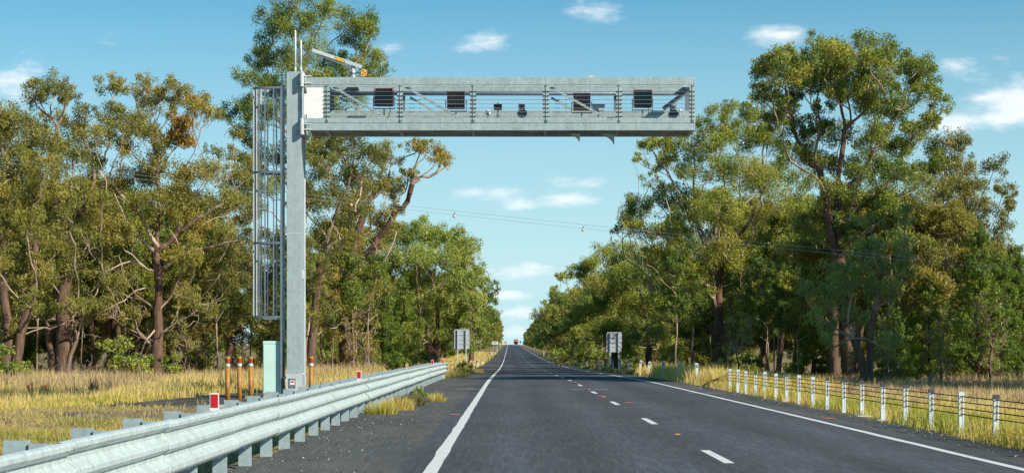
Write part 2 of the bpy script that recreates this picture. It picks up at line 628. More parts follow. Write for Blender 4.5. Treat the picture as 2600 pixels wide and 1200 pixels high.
def thing(name, label, cat, loc, group=None):
    o = bpy.data.objects.new(name, None)
    o.empty_display_size = 0.3
    COL.objects.link(o)
    o.location = loc
    ORIG[o] = Vector(loc)
    tag(o, label, cat, group)
    return o


def tag(o, label=None, cat=None, group=None, kind=None):
    if label:
        o['label'] = label
    if cat:
        o['category'] = cat
    if group:
        o['group'] = group
    if kind:
        o['kind'] = kind
    return o


def copy_tree(o, parent=None):
    c = o.copy()
    COL.objects.link(c)
    c.parent = parent
    for ch in o.children:
        copy_tree(ch, c)
    return c


class MB:
    """collects solids in world coordinates, builds ONE mesh object under a parent"""

    def __init__(self):
        self.v, self.f = [], []

    def box(self, x0, x1, y0, y1, z0, z1, bev=0.0):
        if bev:
            return self.bevbox(x0, x1, y0, y1, z0, z1, bev)
        b = len(self.v)
        self.v += [(x, y, z) for z in (z0, z1) for y in (y0, y1) for x in (x0, x1)]
        for q in ((0, 2, 3, 1), (4, 5, 7, 6), (0, 1, 5, 4), (2, 6, 7, 3), (0, 4, 6, 2), (1, 3, 7, 5)):
            self.f.append(tuple(b + i for i in q))
        return self

    def bevbox(self, x0, x1, y0, y1, z0, z1, e):
        """box with chamfered vertical and top edges"""
        def ring(xa, xb, ya, yb, z, c):
            return [(xa + c, ya, z), (xb - c, ya, z), (xb, ya + c, z), (xb, yb - c, z),
                    (xb - c, yb, z), (xa + c, yb, z), (xa, yb - c, z), (xa, ya + c, z)]
        rings = [ring(x0, x1, y0, y1, z0, e), ring(x0, x1, y0, y1, z1 - e, e), ring(x0 + e, x1 - e, y0 + e, y1 - e, z1, e * 0.6)]
        self.loft(rings)
        return self

    def loft(self, rings, cap=True):
        b = len(self.v)
        n = len(rings[0])
        for r in rings:
            self.v += [tuple(p) for p in r]
        for k in range(len(rings) - 1):
            for i in range(n):
                j = (i + 1) % n
                self.f.append((b + k * n + i, b + k * n + j, b + (k + 1) * n + j, b + (k + 1) * n + i))
        if cap:
            self.f.append(tuple(b + i for i in reversed(range(n))))
            self.f.append(tuple(b + (len(rings) - 1) * n + i for i in range(n)))
        return self

    def tube(self, pts, r, n=8, cap=True):
        pts = [Vector(p) for p in pts]
        rings = []
        rr = r if isinstance(r, (list, tuple)) else [r] * len(pts)
        up = Vector((0, 0, 1))
        for i, p in enumerate(pts):
            d = (pts[min(i + 1, len(pts) - 1)] - pts[max(i - 1, 0)]).normalized()
            a = up if abs(d.z) < 0.95 else Vector((0, 1, 0))
            s = d.cross(a).normalized()
            t = s.cross(d).normalized()
            rings.append([p + (s * math.cos(2 * math.pi * k / n) + t * math.sin(2 * math.pi * k / n)) * rr[i] for k in range(n)])
        return self.loft(rings, cap)

    def bar(self, a, b, w, h, up=(0, 0, 1)):
        """rectangular bar from a to b; w across, h along up"""
        a, b = Vector(a), Vector(b)
        d = (b - a).normalized()
        s = d.cross(Vector(up)).normalized()
        t = s.cross(d).normalized()
        q = [(-w / 2, -h / 2), (w / 2, -h / 2), (w / 2, h / 2), (-w / 2, h / 2)]
        return self.loft([[p + s * x + t * y for x, y in q] for p in (a, b)])

    def prism(self, poly, axis, a, b):
        """polygon in the two other axes, extruded along axis from a to b"""
        def P(u, w, k):
            return {'x': (k, u, w), 'y': (u, k, w), 'z': (u, w, k)}[axis]
        return self.loft([[P(u, w, k) for u, w in poly] for k in (a, b)])

    def build(self, name, mat, parent=None, smooth=False):
        me = bpy.data.meshes.new(name)
        o = Vector((0, 0, 0)) if parent is None else ORIG[parent]
        me.from_pydata([(v[0] - o.x, v[1] - o.y, v[2] - o.z) for v in self.v], [], self.f)
        import bmesh
        bm = bmesh.new()
        bm.from_mesh(me)
        bmesh.ops.recalc_face_normals(bm, faces=bm.faces)
        bm.to_mesh(me)
        bm.free()
        if smooth:
            me.polygons.foreach_set('use_smooth', [True] * len(me.polygons))
        return link(name, me, parent, mat)


# ------------------------------------------------------------------ ground levels
_ky = np.array([-60, 0, 60, 80, 105, 180, 281, 400, 500, 794, 1150, 1400, 1600, 1800, 2500, 12000.])
_kz = np.array([0, 0, 0, -0.01, -0.12, -0.50, -0.65, -0.30, 0.10, 1.37, 2.65, 3.78, 4.0, 3.2, 1.0, 1.0])
STN = np.concatenate([np.arange(-60, 320, 4), np.arange(320, 1000, 15), np.arange(1000, 1900, 30), [2000, 2500, 4000, 8000, 12000]]).astype(float)


def _smooth(y):
    i = np.clip(np.searchsorted(_ky, y) - 1, 0, len(_ky) - 2)
    m = np.gradient(_kz, _ky)
    h = _ky[i + 1] - _ky[i]
    t = (y - _ky[i]) / h
    return ((2 * t**3 - 3 * t**2 + 1) * _kz[i] + (t**3 - 2 * t**2 + t) * h * m[i]
            + (-2 * t**3 + 3 * t**2) * _kz[i + 1] + (t**3 - t**2) * h * m[i + 1])


STZ = _smooth(STN)


def prof(y):
    return np.interp(y, STN, STZ)


def verge(x):
    x = np.asarray(x, float)
    return np.interp(x, [-30, -14, -10.5, -3.6, -3.1, 6.9, 7.6, 10.5, 30], [-0.32, -0.30, -0.03, -0.03, -0.012, -0.012, -0.03, -0.36, -0.40])


def gz(x, y):
    return prof(y) + verge(x)


def sheet(xs, zoff, y0=-60, y1=1900, under=None):
    ys = STN[(STN >= y0) & (STN <= y1)]
    xs = np.asarray(xs, float)
    X, Y = np.meshgrid(xs, ys)
    Z = prof(Y) + zoff(X) if callable(zoff) else prof(Y) + zoff
    V = np.stack([X, Y, Z], -1).reshape(-1, 3)
    nx, ny = len(xs), len(ys)
    i = np.arange(nx - 1)[None, :] + nx * np.arange(ny - 1)[:, None]
    F = np.stack([i, i + 1, i + 1 + nx, i + nx], -1).reshape(-1, 4)
    return V, F


def structure(name, V, F, mat):
    o = link(name, np_mesh(name, V, [F]), None, M[mat])
    o['kind'] = 'structure'
    return o


gx = [-9000, -3000, -800, -300, -120, -60, -30, -22, -14, -12, -10.5, -7, -3.6, -3.1, -2.9, 6.7, 6.9, 7.6, 9, 10.5, 14, 22, 30, 60, 120, 300, 800, 3000, 9000]
V, F = sheet(gx, lambda X: np.where((X > -3.0) & (X < 6.8), -0.10, verge(X)), -60, 12000)
structure('ground', V, F, 'ground')

# ragged seal edges: the shoulders' outer border wanders
XL, XC, XR = -0.87, 2.62, 5.79      # left edge line, centre line, right edge line


def strip(x0, x1, z, y0=-60, y1=1880, jag0=0.0, jag1=0.0, step=None, seed=1):
    r = np.random.default_rng(seed)
    ys = STN[(STN >= y0) & (STN <= y1)]
    if step:
        ys = np.unique(np.concatenate([ys, np.arange(y0, min(y1, 140), step)]))
    nx = 4
    t = np.linspace(0, 1, nx)
    a = x0 + jag0 * (np.sin(ys * 0.9 + seed) * .5 + r.normal(0, .5, len(ys)))
    b = x1 + jag1 * (np.sin(ys * 0.7 + seed) * .5 + r.normal(0, .5, len(ys)))
    X = a[:, None] * (1 - t) + b[:, None] * t
    Y = np.repeat(ys[:, None], nx, 1)
    Z = prof(Y) + z
    V = np.stack([X, Y, Z], -1).reshape(-1, 3)
    i = np.arange(nx - 1)[None, :] + nx * np.arange(len(ys) - 1)[:, None]
    F = np.stack([i, i + 1, i + 1 + nx, i + nx], -1).reshape(-1, 4)
    return V, F


V, F = strip(-1.25, 6.05, 0.0)
road = structure('road', V, F, 'asphalt')
V, F = strip(-3.15, -1.25, -0.002, jag0=0.10, step=0.5, seed=3)
sh = structure('left_shoulder', V, F, 'shoulder')
V, F = strip(6.05, 6.95, -0.002, jag1=0.13, step=0.5, seed=4)
structure('right_shoulder', V, F, 'shoulder')


# painted markings are parts of the road
def flat_part(name, x0, x1, y0, y1, mat, z=0.004, wob=0.0, seed=0, parent=road):
    r = np.random.default_rng(seed)
    ys = np.unique(np.concatenate([[y0, y1], STN[(STN > y0) & (STN < y1)], np.arange(y0, min(y1, 160), 1.0) if y1 - y0 > 3 else []]))
    w0 = r.normal(0, 1, len(ys)) * wob
    w1 = r.normal(0, 1, len(ys)) * wob
    V = np.stack([np.stack([x0 + w0, ys, prof(ys) + z], -1), np.stack([x1 + w1, ys, prof(ys) + z], -1)], 1).reshape(-1, 3)
    i = np.arange(len(ys) - 1) * 2
    F = np.stack([i, i + 1, i + 3, i + 2], -1)
    return link(name, np_mesh(name, V, [F]), parent, M[mat])


flat_part('left_edge_line', XL - .078, XL + .078, 2, 1850, 'line', wob=0.006, seed=1)
flat_part('right_edge_line', XR - .066, XR + .066, 2, 1850, 'line', wob=0.005, seed=2)
k = 0
y = 0.9
while y < 700:
    flat_part('lane_dash', XC - .062, XC + .062, y - 1.5, y + 1.5, 'line', seed=k)
    y += 12.0
    k += 1
# survey marks sprayed across the lines beyond the gantry, and stray spots
flat_part('survey_mark', -1.82, -.98, 65.9, 66.1, 'line', 0.006)
flat_part('survey_mark', -.76, -.42, 65.9, 66.1, 'line', 0.006)
flat_part('survey_mark', 2.05, 2.5, 65.0, 65.22, 'line', 0.006)
flat_part('survey_mark', 2.78, 3.25, 64.9, 65.1, 'line', 0.006)
flat_part('survey_mark', 5.86, 6.65, 60.0, 60.2, 'line', 0.006)
flat_part('survey_mark', 5.45, 5.71, 60.0, 60.2, 'line', 0.006)
for (x, yy, s) in ((-1.12, 40.5, .10), (-1.3, 66.6, .12), (6.2, 38.2, .13), (3.0, 49.3, .12), (2.6, 56.0, .1)):
    flat_part('spray_spot', x - s, x + s, yy - .35, yy + .35, 'redspray', 0.007)
for yy in (31.0, 55.0, 65.1, 79, 103, 127):
    s = MB().prism([(-.05, 0.006), (.05, 0.006), (.035, 0.022), (-.035, 0.022)], 'y', yy - .05, yy + .05)
    s.v = [(x + XC + .03, y_, z + float(prof(yy))) for x, y_, z in s.v]
    s.build('road_stud', M['stud'], road)

# service pad beside the gantry, and the older broken seal in front of it


def poly_sheet(name, pts, z, mat, seed):
    """a flat patch with a ragged border, dense enough along the rim"""
    r = np.random.default_rng(seed)
    rim = []
    n = len(pts)
    for i in range(n):
        a, b = np.array(pts[i]), np.array(pts[(i + 1) % n])
        m = max(2, int(np.linalg.norm(b - a) / 0.5))
        for t in np.arange(m) / m:
            rim.append(a * (1 - t) + b * t + r.normal(0, .12, 2))
    rim = np.array(rim)
    c = rim.mean(0)
    rings = [c + (rim - c) * s for s in (1, .66, .33)]
    V = np.concatenate(rings + [c[None]])
    V = np.column_stack([V, gz(V[:, 0], V[:, 1]) + z])
    m = len(rim)
    F, T = [], []
    for q in range(2):
        for i in range(m):
            F.append((q * m + i, q * m + (i + 1) % m, (q + 1) * m + (i + 1) % m, (q + 1) * m + i))
    for i in range(m):
        T.append((2 * m + i, 2 * m + (i + 1) % m, 3 * m))
    o = link(name, np_mesh(name, V, [np.array(F), np.array(T)]), None, M[mat])
    o['kind'] = 'structure'
    return o


poly_sheet('service_pad', [(-9.9, 46.5), (-3.3, 45), (-3.25, 70), (-7.6, 69)], 0.012, 'pad', 5)
poly_sheet('access_path', [(-10.2, 36.8), (-7.2, 35.6), (-5.2, 38.5), (-4.6, 44.6), (-6.2, 45.6), (-9.4, 43)], 0.010, 'pad', 6)

# ------------------------------------------------------------------ camera gantry
GY = 54.5
S = FPX / GY           # photo pixels per metre at the gantry's front


def gxp(px):
    return (px - VPX) / S


def gzp(py):
    return EYE + (VPY - py) / S


CX0, CX1 = gxp(728), gxp(765)
gantry = thing('camera_gantry', 'galvanised steel cantilever gantry reaching over the road from a tall column', 'gantry', ((CX0 + CX1) / 2, GY, 0))
ctop = gzp(182)
cdep = 1.15
# column: front and rear flange plates either side of a box web
m = MB()
m.box(CX0 + .012, CX1 - .03, GY + .028, GY + cdep - .028, 0.12, ctop - .006)
column = m.build('column', M['galv_col'], gantry)
MB().bevbox(CX0, CX1, GY, GY + .028, 0.42, ctop, .004).build('front_flange', M['galv_col'], column)
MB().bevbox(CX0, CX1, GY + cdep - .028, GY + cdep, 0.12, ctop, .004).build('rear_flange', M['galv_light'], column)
MB().box(CX0 - .012, CX1 + .004, GY - .022, GY + .3, 0.16, gzp(949)).build('base_casing', M['galv_light'], column)
MB().box(CX0 - .12, CX1 + .14, GY - .14, GY + cdep + .14, 0.05, 0.10).build('base_plate', M['galv_dull'], column)
MB().box(CX0 - .3, CX1 + .3, GY - .3, GY + cdep + .3, -0.1, 0.05).build('footing', M['concrete'], column)
MB().box(CX0 + .03, CX1 - .03, GY + .05, GY + cdep - .05, 0.10, 0.118).build('grout_bed', M['concrete'], column)
MB().box(CX0 - .002, CX1 + .002, GY - .004, GY - .0005, gzp(592) - .012, gzp(592) + .012).build('splice_seam', M['galv_light'], column)
m = MB()
m.tube([(CX1 - .03, GY + .62, 0.3), (CX1 + .045, GY + .62, .34), (CX1 + .045, GY + .62, .62), (CX1 - .03, GY + .62, .66)], .02, 6)
m.build('earth_bar', M['galv_light'], column)
MB().box(CX1 - .03, CX1 + .02, GY + .55, GY + .7, 3.3, 3.55).build('cable_hatch', M['galv_light'], column)
# warning plate on the base casing
px0, px1, pz0, pz1 = gxp(733), gxp(750.5), gzp(984), gzp(960)
plate = MB().box(px0, px1, GY - .036, GY - .0225, pz0, pz1).build('hatch_plate', M['galv_dull'], column)
MB().box(px0 + .045, px1 - .025, GY - .0385, GY - .0365, gzp(975.5), gzp(964.5)).build('warning_sticker', M['white'], column)
cxm, czm = (px0 + px1) / 2 + .01, gzp(968.5)
MB().prism([(cxm + .05 * math.cos(a), czm + .026 * math.sin(a)) for a in np.linspace(0, 2 * math.pi, 17)[:-1]], 'y', GY - .0415, GY - .039).build('danger_oval', M['red'], column)
for sx in (px0 + .02, px1 - .02):
    for sz in (pz0 + .02, pz1 - .02):
        MB().box(sx - .009, sx + .009, GY - .044, GY - .0365, sz - .009, sz + .009).build('bolt', M['bolt'], column)

# beam: two trusses joined by cross members
BX0, BX1 = gxp(779), gxp(1764)
BY0, BY1 = GY - .12, GY + 1.58
TCH = (gzp(216), gzp(198))
BCH = (gzp(332), gzp(314.5))
beam = MB().bevbox(BX0, BX1, BY0, BY0 + .2, TCH[0], TCH[1], .006).build('front_top_chord', M['galv'], gantry)
MB().bevbox(BX0, BX1, BY0 - .012, BY0 + .19, BCH[0], BCH[1], .006).build('front_bottom_chord', M['galv'], gantry)
MB().bevbox(BX0, BX1 - .002, BY1 - .2, BY1, TCH[0], TCH[1], .006).build('rear_top_chord', M['galv'], gantry)
MB().bevbox(BX0, BX1 - .002, BY1 - .2, BY1, BCH[0], BCH[1], .006).build('rear_bottom_chord', M['galv'], gantry)
MB().box(BX1 - .14, BX1 - .003, BY0 + .2, BY1 - .2, TCH[0] + .01, TCH[1] - .01).build('end_tie', M['galv'], gantry)
MB().box(BX1 - .14, BX1 - .003, BY0 + .19, BY1 - .2, BCH[0] + .01, BCH[1] - .01).build('end_tie', M['galv'], gantry)
# bolt-on guard frame on the front face
fz0, fz1 = gzp(313.2), gzp(216.8)
lowz, topz = gzp(301), gzp(222.5)
fy0, fy1 = BY0 + .004, BY0 + .05
posts_px = [831, 1016.5, 1201, 1386, 1571, 1757]
xs = [gxp(p) for p in posts_px]
for i in range(6):
    a = gxp(774) if i == 0 else xs[i - 1] + .003
    b = xs[i] - .003 if i < 5 else BX1 + .02
    if i == 5:
        b = xs[5] + .09
    MB().box(a, b, fy0, fy1, fz0, lowz).build('lower_rail', M['galv'], gantry)
    MB().box(a, b, fy0, fy1, topz, fz1).build('upper_rail', M['galv'], gantry)
MB().box(BX0 + .02, BX1 - .02, fy0 + .012, fy1, gzp(314.4), gzp(313.3)).build('joint_shadow_strip', M['bolt'], gantry)  # added dark strip stands in for the shadow in the joint gap
for i, x in enumerate(xs):
    w = .075
    l, r_ = (x - w, x + w) if i < 5 else (x - w, x + .09)
    p = MB().box(l, x - .004, fy0 + .002, fy1 - .002, lowz, topz)
    p.box(x + .004, r_, fy0 + .002, fy1 - .002, lowz, topz)
    p.box(x - .004, x + .004, fy0 - .02, fy1 - .002, fz0, fz1)
    po = p.build('guard_post', M['galv'], gantry)
    bo = MB()
    for zz in [gzp(v) for v in (234, 245, 255, 265.5, 276, 286, 297)]:
        bo.tube([(x - .10, fy0 - .012, zz), (x + .10 if i < 5 else x, fy0 - .012, zz)], .009, 5)
        for q in (-.045, .045):
            bo.box(x + q - .012, x + q + .012, fy0 - .022, fy0 - .001, zz - .015, zz + .015)
    for zz in (gzp(220), gzp(307), gzp(311)):
        for q in (-.028, .028):
            bo.box(x + q - .011, x + q + .011, fy0 - .012, fy0 + .0015, zz - .011, zz + .011)
    bo.build('turnbuckle_set', M['bolt'], po)['kind'] = 'stuff'
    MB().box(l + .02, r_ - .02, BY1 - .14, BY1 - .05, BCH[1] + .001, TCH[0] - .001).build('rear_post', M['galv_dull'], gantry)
for zz in [gzp(v) for v in (234, 245, 255, 265.5, 276, 286, 297)]:
    MB().tube([(xs[0], fy0 - .012, zz), (xs[-1], fy0 - .012, zz)], .0065, 5).build('guard_wire', M['wire'], gantry)
# rusty little clips part-way along some wires
for i in (0, 1, 3):
    m = MB()
    for zz in [gzp(v) for v in (255, 265.5, 276, 286)]:
        for q in (.25, .33, .52):
            m.tube([(xs[i] + q, fy0 - .012, zz), (xs[i] + q + .06, fy0 - .012, zz)], .013, 4)
    m.build('wire_splice', M['galv_dull'], gantry)['kind'] = 'stuff'
# diagonals, front and rear
for a, b in (((846, 221), (979, 300)), ((1030, 221), (1165, 300)), ((1398, 222), (1540, 301))):
    MB().bar((gxp(a[0]), fy1 + .03, gzp(a[1])), (gxp(b[0]), fy1 + .03, gzp(b[1])), .05, .065, (0, 0, 1)).build('front_diagonal', M['galv'], gantry)
    MB().bar((gxp(a[0]) + .05, BY1 - .1, gzp(a[1]) - .1), (gxp(b[0]) + .05, BY1 - .1, gzp(b[1]) - .1), .05, .06, (0, 0, 1)).build('rear_diagonal', M['galv'], gantry)
MB().bar((gxp(1690), fy1 + .9, gzp(268)), (gxp(1752), fy1 + .9, gzp(222)), .05, .13, (0, 0, 1)).build('end_brace', M['galv_dull'], gantry)
# rear toe panel, handrail tube, walkway floor
MB().box(xs[0] - .1, BX1 - .01, BY1 - .225, BY1 - .205, BCH[0] + .02, EYE + (VPY - 281) / FPX * (BY1 - .215)).build('toe_panel', M['galv'], gantry)
hzr = EYE + (VPY - 237.5) / FPX * (BY1 - .26)
MB().tube([(xs[0], BY1 - .26, hzr), (BX1 - .05, BY1 - .26, hzr)], .05, 10).build('handrail_tube', M['galv_dull'], gantry, True)
MB().box(gxp(858), gxp(912), BY1 - .262, BY1 - .228, gzp(231), gzp(216)).build('nameplate', M['galv_dull'], gantry)
fl = MB()
fl.box(BX0 + .05, BX1 - .15, BY0 + .2, BY1 - .21, BCH[0] + .03, BCH[0] + .06)
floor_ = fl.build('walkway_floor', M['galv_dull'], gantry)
for i in range(6):
    x = xs[i] - .05 if i else BX0 + .5
    MB().box(x, x + .09, BY0 + .195, BY1 - .205, BCH[0] - .012, BCH[0] + .028).build('floor_joist', M['galv'], gantry)
    if i < 5:
        x2 = xs[i + 1] - .06
        a, b = ((x + .1, BY0 + .3, BCH[0] + .012), (x2, BY1 - .35, BCH[0] + .012))
        if i % 2:
            a, b = (a[0], b[1], a[2]), (b[0], a[1], b[2])
        MB().bar(a, b, .06, .03).build('floor_brace', M['galv'], gantry)
# perforated drain strips in the floor (slots)
for cx in (gxp(1002), gxp(1354), gxp(1700)):
    m = MB()
    for a in range(9):
        for b in range(4):
            m.box(cx - .2 + a * .045, cx - .175 + a * .045, BY0 + .45 + b * .09, BY0 + .5 + b * .09, BCH[0] + .026, BCH[0] + .0295)
    m.build('drain_slots', M['silver_tape'], floor_)['kind'] = 'stuff'
# bearing plates that clamp the beam to the column
for (t, b) in ((183, 222), (302, 343)):
    p = MB().bevbox(gxp(763), gxp(773), GY - .21, GY + cdep + .1, gzp(b), gzp(t), .03).build('clamp_plate', M['galv_light'], gantry)
    for z_ in ((gzp(t + 12), gzp(b - 9)) if t < 200 else (gzp(t + 15), gzp(b - 13))):
        MB().prism([(gxp(773), GY - .19), (gxp(773), GY + .02), (gxp(793), GY - .125), (gxp(793), GY - .14)], 'z', z_ - .011, z_ + .011).build('gusset', M['galv_light'], gantry)
    for q in (.04, .12):
        for zz in (gzp(t + 8), gzp(b - 8)):
            MB().box(gxp(763) - .03, gxp(763) - .001, GY - .20 + q, GY - .165 + q, zz - .02, zz + .02).build('bolt', M['bolt'], p)
MB().box(gxp(768), gxp(772), GY - .1, GY - .06, gzp(302), gzp(222)).build('cable_riser', M['galv_light'], gantry)
# cream access panel at the beam's root
ap = MB().prism([(gxp(773), gzp(239)), (gxp(780), gzp(239)), (gxp(780), gzp(222.5)), (gxp(822), gzp(222.5)), (gxp(822), gzp(306)), (gxp(780), gzp(306)), (gxp(780), gzp(292)), (gxp(773), gzp(292))],
                'y', fy0 + .012, fy0 + .03).build('access_panel', M['alum'], gantry)
# curved hoods hanging under the floor
for (x0, x1, top, low) in ((1447, 1473, 336, 355), (1529, 1561, 337, 362)):
    a, b, zt, zl = gxp(x0), gxp(x1), gzp(top), gzp(low)
    pts = [(b, zt), (a, zt)]
    for t in np.linspace(.15, 1, 7):
        pts.append((a + (b - a) * math.sin(t * math.pi / 2) ** 1.0 * t ** .3, zt + (zl - zt) * (1 - math.cos(t * math.pi / 2))))
    MB().prism(pts, 'y', BY0 + .35, BY0 + .75).build('sensor_hood', M['galv'], gantry)
# lifting lug
lx = gxp(1501)
m = MB()
m.prism([(lx + .075 * math.cos(a), TCH[1] + .075 * math.sin(a)) for a in np.linspace(0, math.pi, 9)], 'y', BY0 + .08, BY0 + .1)
m.build('lifting_lug', M['galv_light'], gantry)

# caged ladder on the column's left side
LX = gxp(713.5)
for dy in (.12, .62):
    MB().box(LX - .035, LX + .035, GY + dy - .012, GY + dy + .012, 0.12, gzp(216)).build('ladder_stile', M['galv_dull'] if dy < .3 else M['galv_light'], gantry)  # near stile darker, far one paler: shade and light put into the zinc tone
zz = .35
while zz < gzp(225):
    MB().tube([(LX, GY + .13, zz), (LX, GY + .61, zz)], .013, 6).build('ladder_rung', M['galv_light'], gantry)
    zz += .30
for zz in (.55, 2.9, 5.4, 7.9):
    for dy in (.16, .58):
        MB().box(LX + .036, CX0 + .011, GY + dy - .015, GY + dy + .015, zz - .03, zz + .03).build('stand_off', M['galv_light'], gantry)
HX = LX - gxp(638)
hoop_z = [gzp(222), gzp(436), gzp(616), gzp(804)]


def hoop_pt(a):
    return (LX - .03 - (HX - .03) * math.sin(a) ** .75, GY + .37 - .36 * math.cos(a))


for hz in hoop_z:
    a_ = np.linspace(0, math.pi, 21)
    inner = [hoop_pt(a) for a in a_]
    poly = [(x, y_) for x, y_ in inner] + [(x + .012 * math.sin(a) + .0005, GY + .37 - (GY + .37 - y_) * .965) for (x, y_), a in zip(reversed(inner), reversed(a_))]
    mb = MB()
    n = len(inner)
    o_, i_ = inner, list(reversed(poly[n:]))
    rings = []
    for k in range(n):
        rings.append([(o_[k][0], o_[k][1], hz - .032), (i_[k][0], i_[k][1], hz - .032), (i_[k][0], i_[k][1], hz + .032), (o_[k][0], o_[k][1], hz + .032)])
    mb.loft(rings)
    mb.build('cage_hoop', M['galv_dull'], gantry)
for a in np.linspace(.14, math.pi - .14, 10):
    x, y_ = hoop_pt(a)
    x, y_ = x + .018 * math.sin(a), GY + .37 + (y_ - GY - .37) * .95
    MB().box(x - .017, x + .017, y_ - .012, y_ + .012, gzp(806), gzp(220)).build('cage_bar', M['galv_dull'] if a < 1.2 else M['galv_light'], gantry)  # near bars in darker zinc, the rest paler, imitating shaded and lit sides
MB().box(LX - .5, LX - .1, GY + .0, GY + .02, gzp(810), gzp(806)).build('cage_gate_bar', M['galv_dull'], gantry)

# ---- things mounted on the gantry
for (px, top, lab) in ((747, 73, 'taller white whip antenna on top of the gantry column'), (761.5, 97, 'shorter white whip antenna beside the clamp plate on the column top')):
    x, zt = gxp(px), gzp(top)
    an = thing('antenna', lab, 'antenna', (x, GY + .3, ctop), 'antennas on the column')
    MB().tube([(x, GY + .3, ctop + .16), (x, GY + .3, zt - .02), (x, GY + .3, zt)], [.023, .023, .012], 10).build('rod', M['white'], an, True)
    MB().tube([(x, GY + .3, ctop - .01), (x, GY + .3, ctop + .17)], .03, 10).build('ferrule', M['galv_light'], an, True)

crane_y = BY0 + .9
crane = thing('davit_crane', 'small grey davit crane with orange winch on top of the gantry beam', 'crane', (gxp(897), crane_y, TCH[1]))
S2 = FPX / crane_y


def cxp(px):
    return (px - VPX) / S2


def czp(py):
    return EYE + (VPY - py) / S2


MB().tube([(cxp(897), crane_y, TCH[0] + .06), (cxp(897), crane_y, czp(163))], .052, 14).build('mast', M['galv_light'], crane, True)
MB().box(cxp(885), cxp(909), BY0 + .19, BY1 - .19, TCH[0] + .05, TCH[1] - .01).build('mast_seat', M['galv'], crane)
MB().bar((cxp(793), crane_y - .06, czp(128)), (cxp(918), crane_y - .06, czp(171)), .07, .095).build('jib', M['galv_light'], crane)
MB().bar((cxp(816), crane_y - .05, czp(142)), (cxp(893), crane_y - .05, czp(173)), .05, .05).build('jib_strut', M['galv_dull'], crane)
a, b = Vector((cxp(853), crane_y - .0972, czp(148.6))), Vector((cxp(874), crane_y - .0972, czp(155.9)))
lab = MB().bar(a, b, .003, .085).build('load_label', M['label_yellow'], crane)
ft = bpy.data.curves.new('load_text', 'FONT')
ft.body = 'WLL 125 kg'
ft.size = .066
ft.align_x = 'CENTER'
ft.align_y = 'CENTER'
tmp = bpy.data.objects.new('tmp', ft)
COL.objects.link(tmp)
dg = bpy.context.evaluated_depsgraph_get()
tme = bpy.data.meshes.new_from_object(tmp.evaluated_get(dg))
bpy.data.objects.remove(tmp)
mid = (a + b) / 2 + Vector((0, -.0035, 0))
tme.transform(Matrix.Translation(mid - ORIG[crane]) @ Matrix.Rotation(math.atan2((a - b).z, (b - a).x), 4, 'Y') @ Matrix.Rotation(R(90), 4, 'X'))
tme.materials.clear()
link('load_text', tme, crane, M['black'])
wx, wz, wy = cxp(925), czp(186), crane_y - .05
w = MB().prism([(wx - .09, wz - .10), (wx + .02, wz - .11), (wx + .085, wz - .05), (wx + .09, wz + .05), (wx + .03, wz + .10), (wx - .06, wz + .09), (wx - .085, wz + .02)], 'y', wy - .06, wy - .04).build('winch_plate', M['winch'], crane)
m = MB()
for q, t in ((-.03, .05), (.03, -.01), (-.04, -.05)):
    m.prism([(wx + q + .018 * math.cos(a), wz + t + .018 * math.sin(a)) for a in np.linspace(0, 2 * math.pi, 9)[:-1]], 'y', wy - .066, wy - .0605)
m.build('winch_holes', M['black'], w)
m = MB()
m.tube([(wx - .01, wy - .03, wz), (wx - .01, wy + .12, wz)], .06, 12)
m.build('winch_drum', M['cam_grey'], crane)
m = MB()
m.tube([(wx + .11 * math.cos(a) - .01, wy - .02, wz + .13 * math.sin(a)) for a in np.linspace(-.9, 1.9, 12)], .011, 6)
m.build('winch_guard', M['black'], crane)
MB().tube([(cxp(886), crane_y - .08, czp(190)), (cxp(887), crane_y - .1, czp(182)), (cxp(892), crane_y - .07, czp(170)), (cxp(894), crane_y - .05, czp(168))], .009, 5).build('winch_rope', M['galv_dull'], crane)
MB().tube([(cxp(890), crane_y - .06, czp(187)), (cxp(916), crane_y - .06, czp(186))], .012, 5).build('mast_clamp', M['cam_dark'], crane)

# infrared flood boxes
EY = BY0 + .55


def bracket(parent, x0, x1, y_, ztop, zbot):
    m = MB()
    m.tube([(x0 - .03, y_, ztop), (x0 - .03, y_, zbot), (x1 + .03, y_, zbot), (x1 + .03, y_, ztop)], .016, 6)
    m.build('bracket', M['cam_grey'], parent)
    MB().tube([((x0 + x1) / 2, y_, zbot), ((x0 + x1) / 2, y_, BCH[0] + .061)], .022, 8).build('stand', M['cam_grey'], parent)


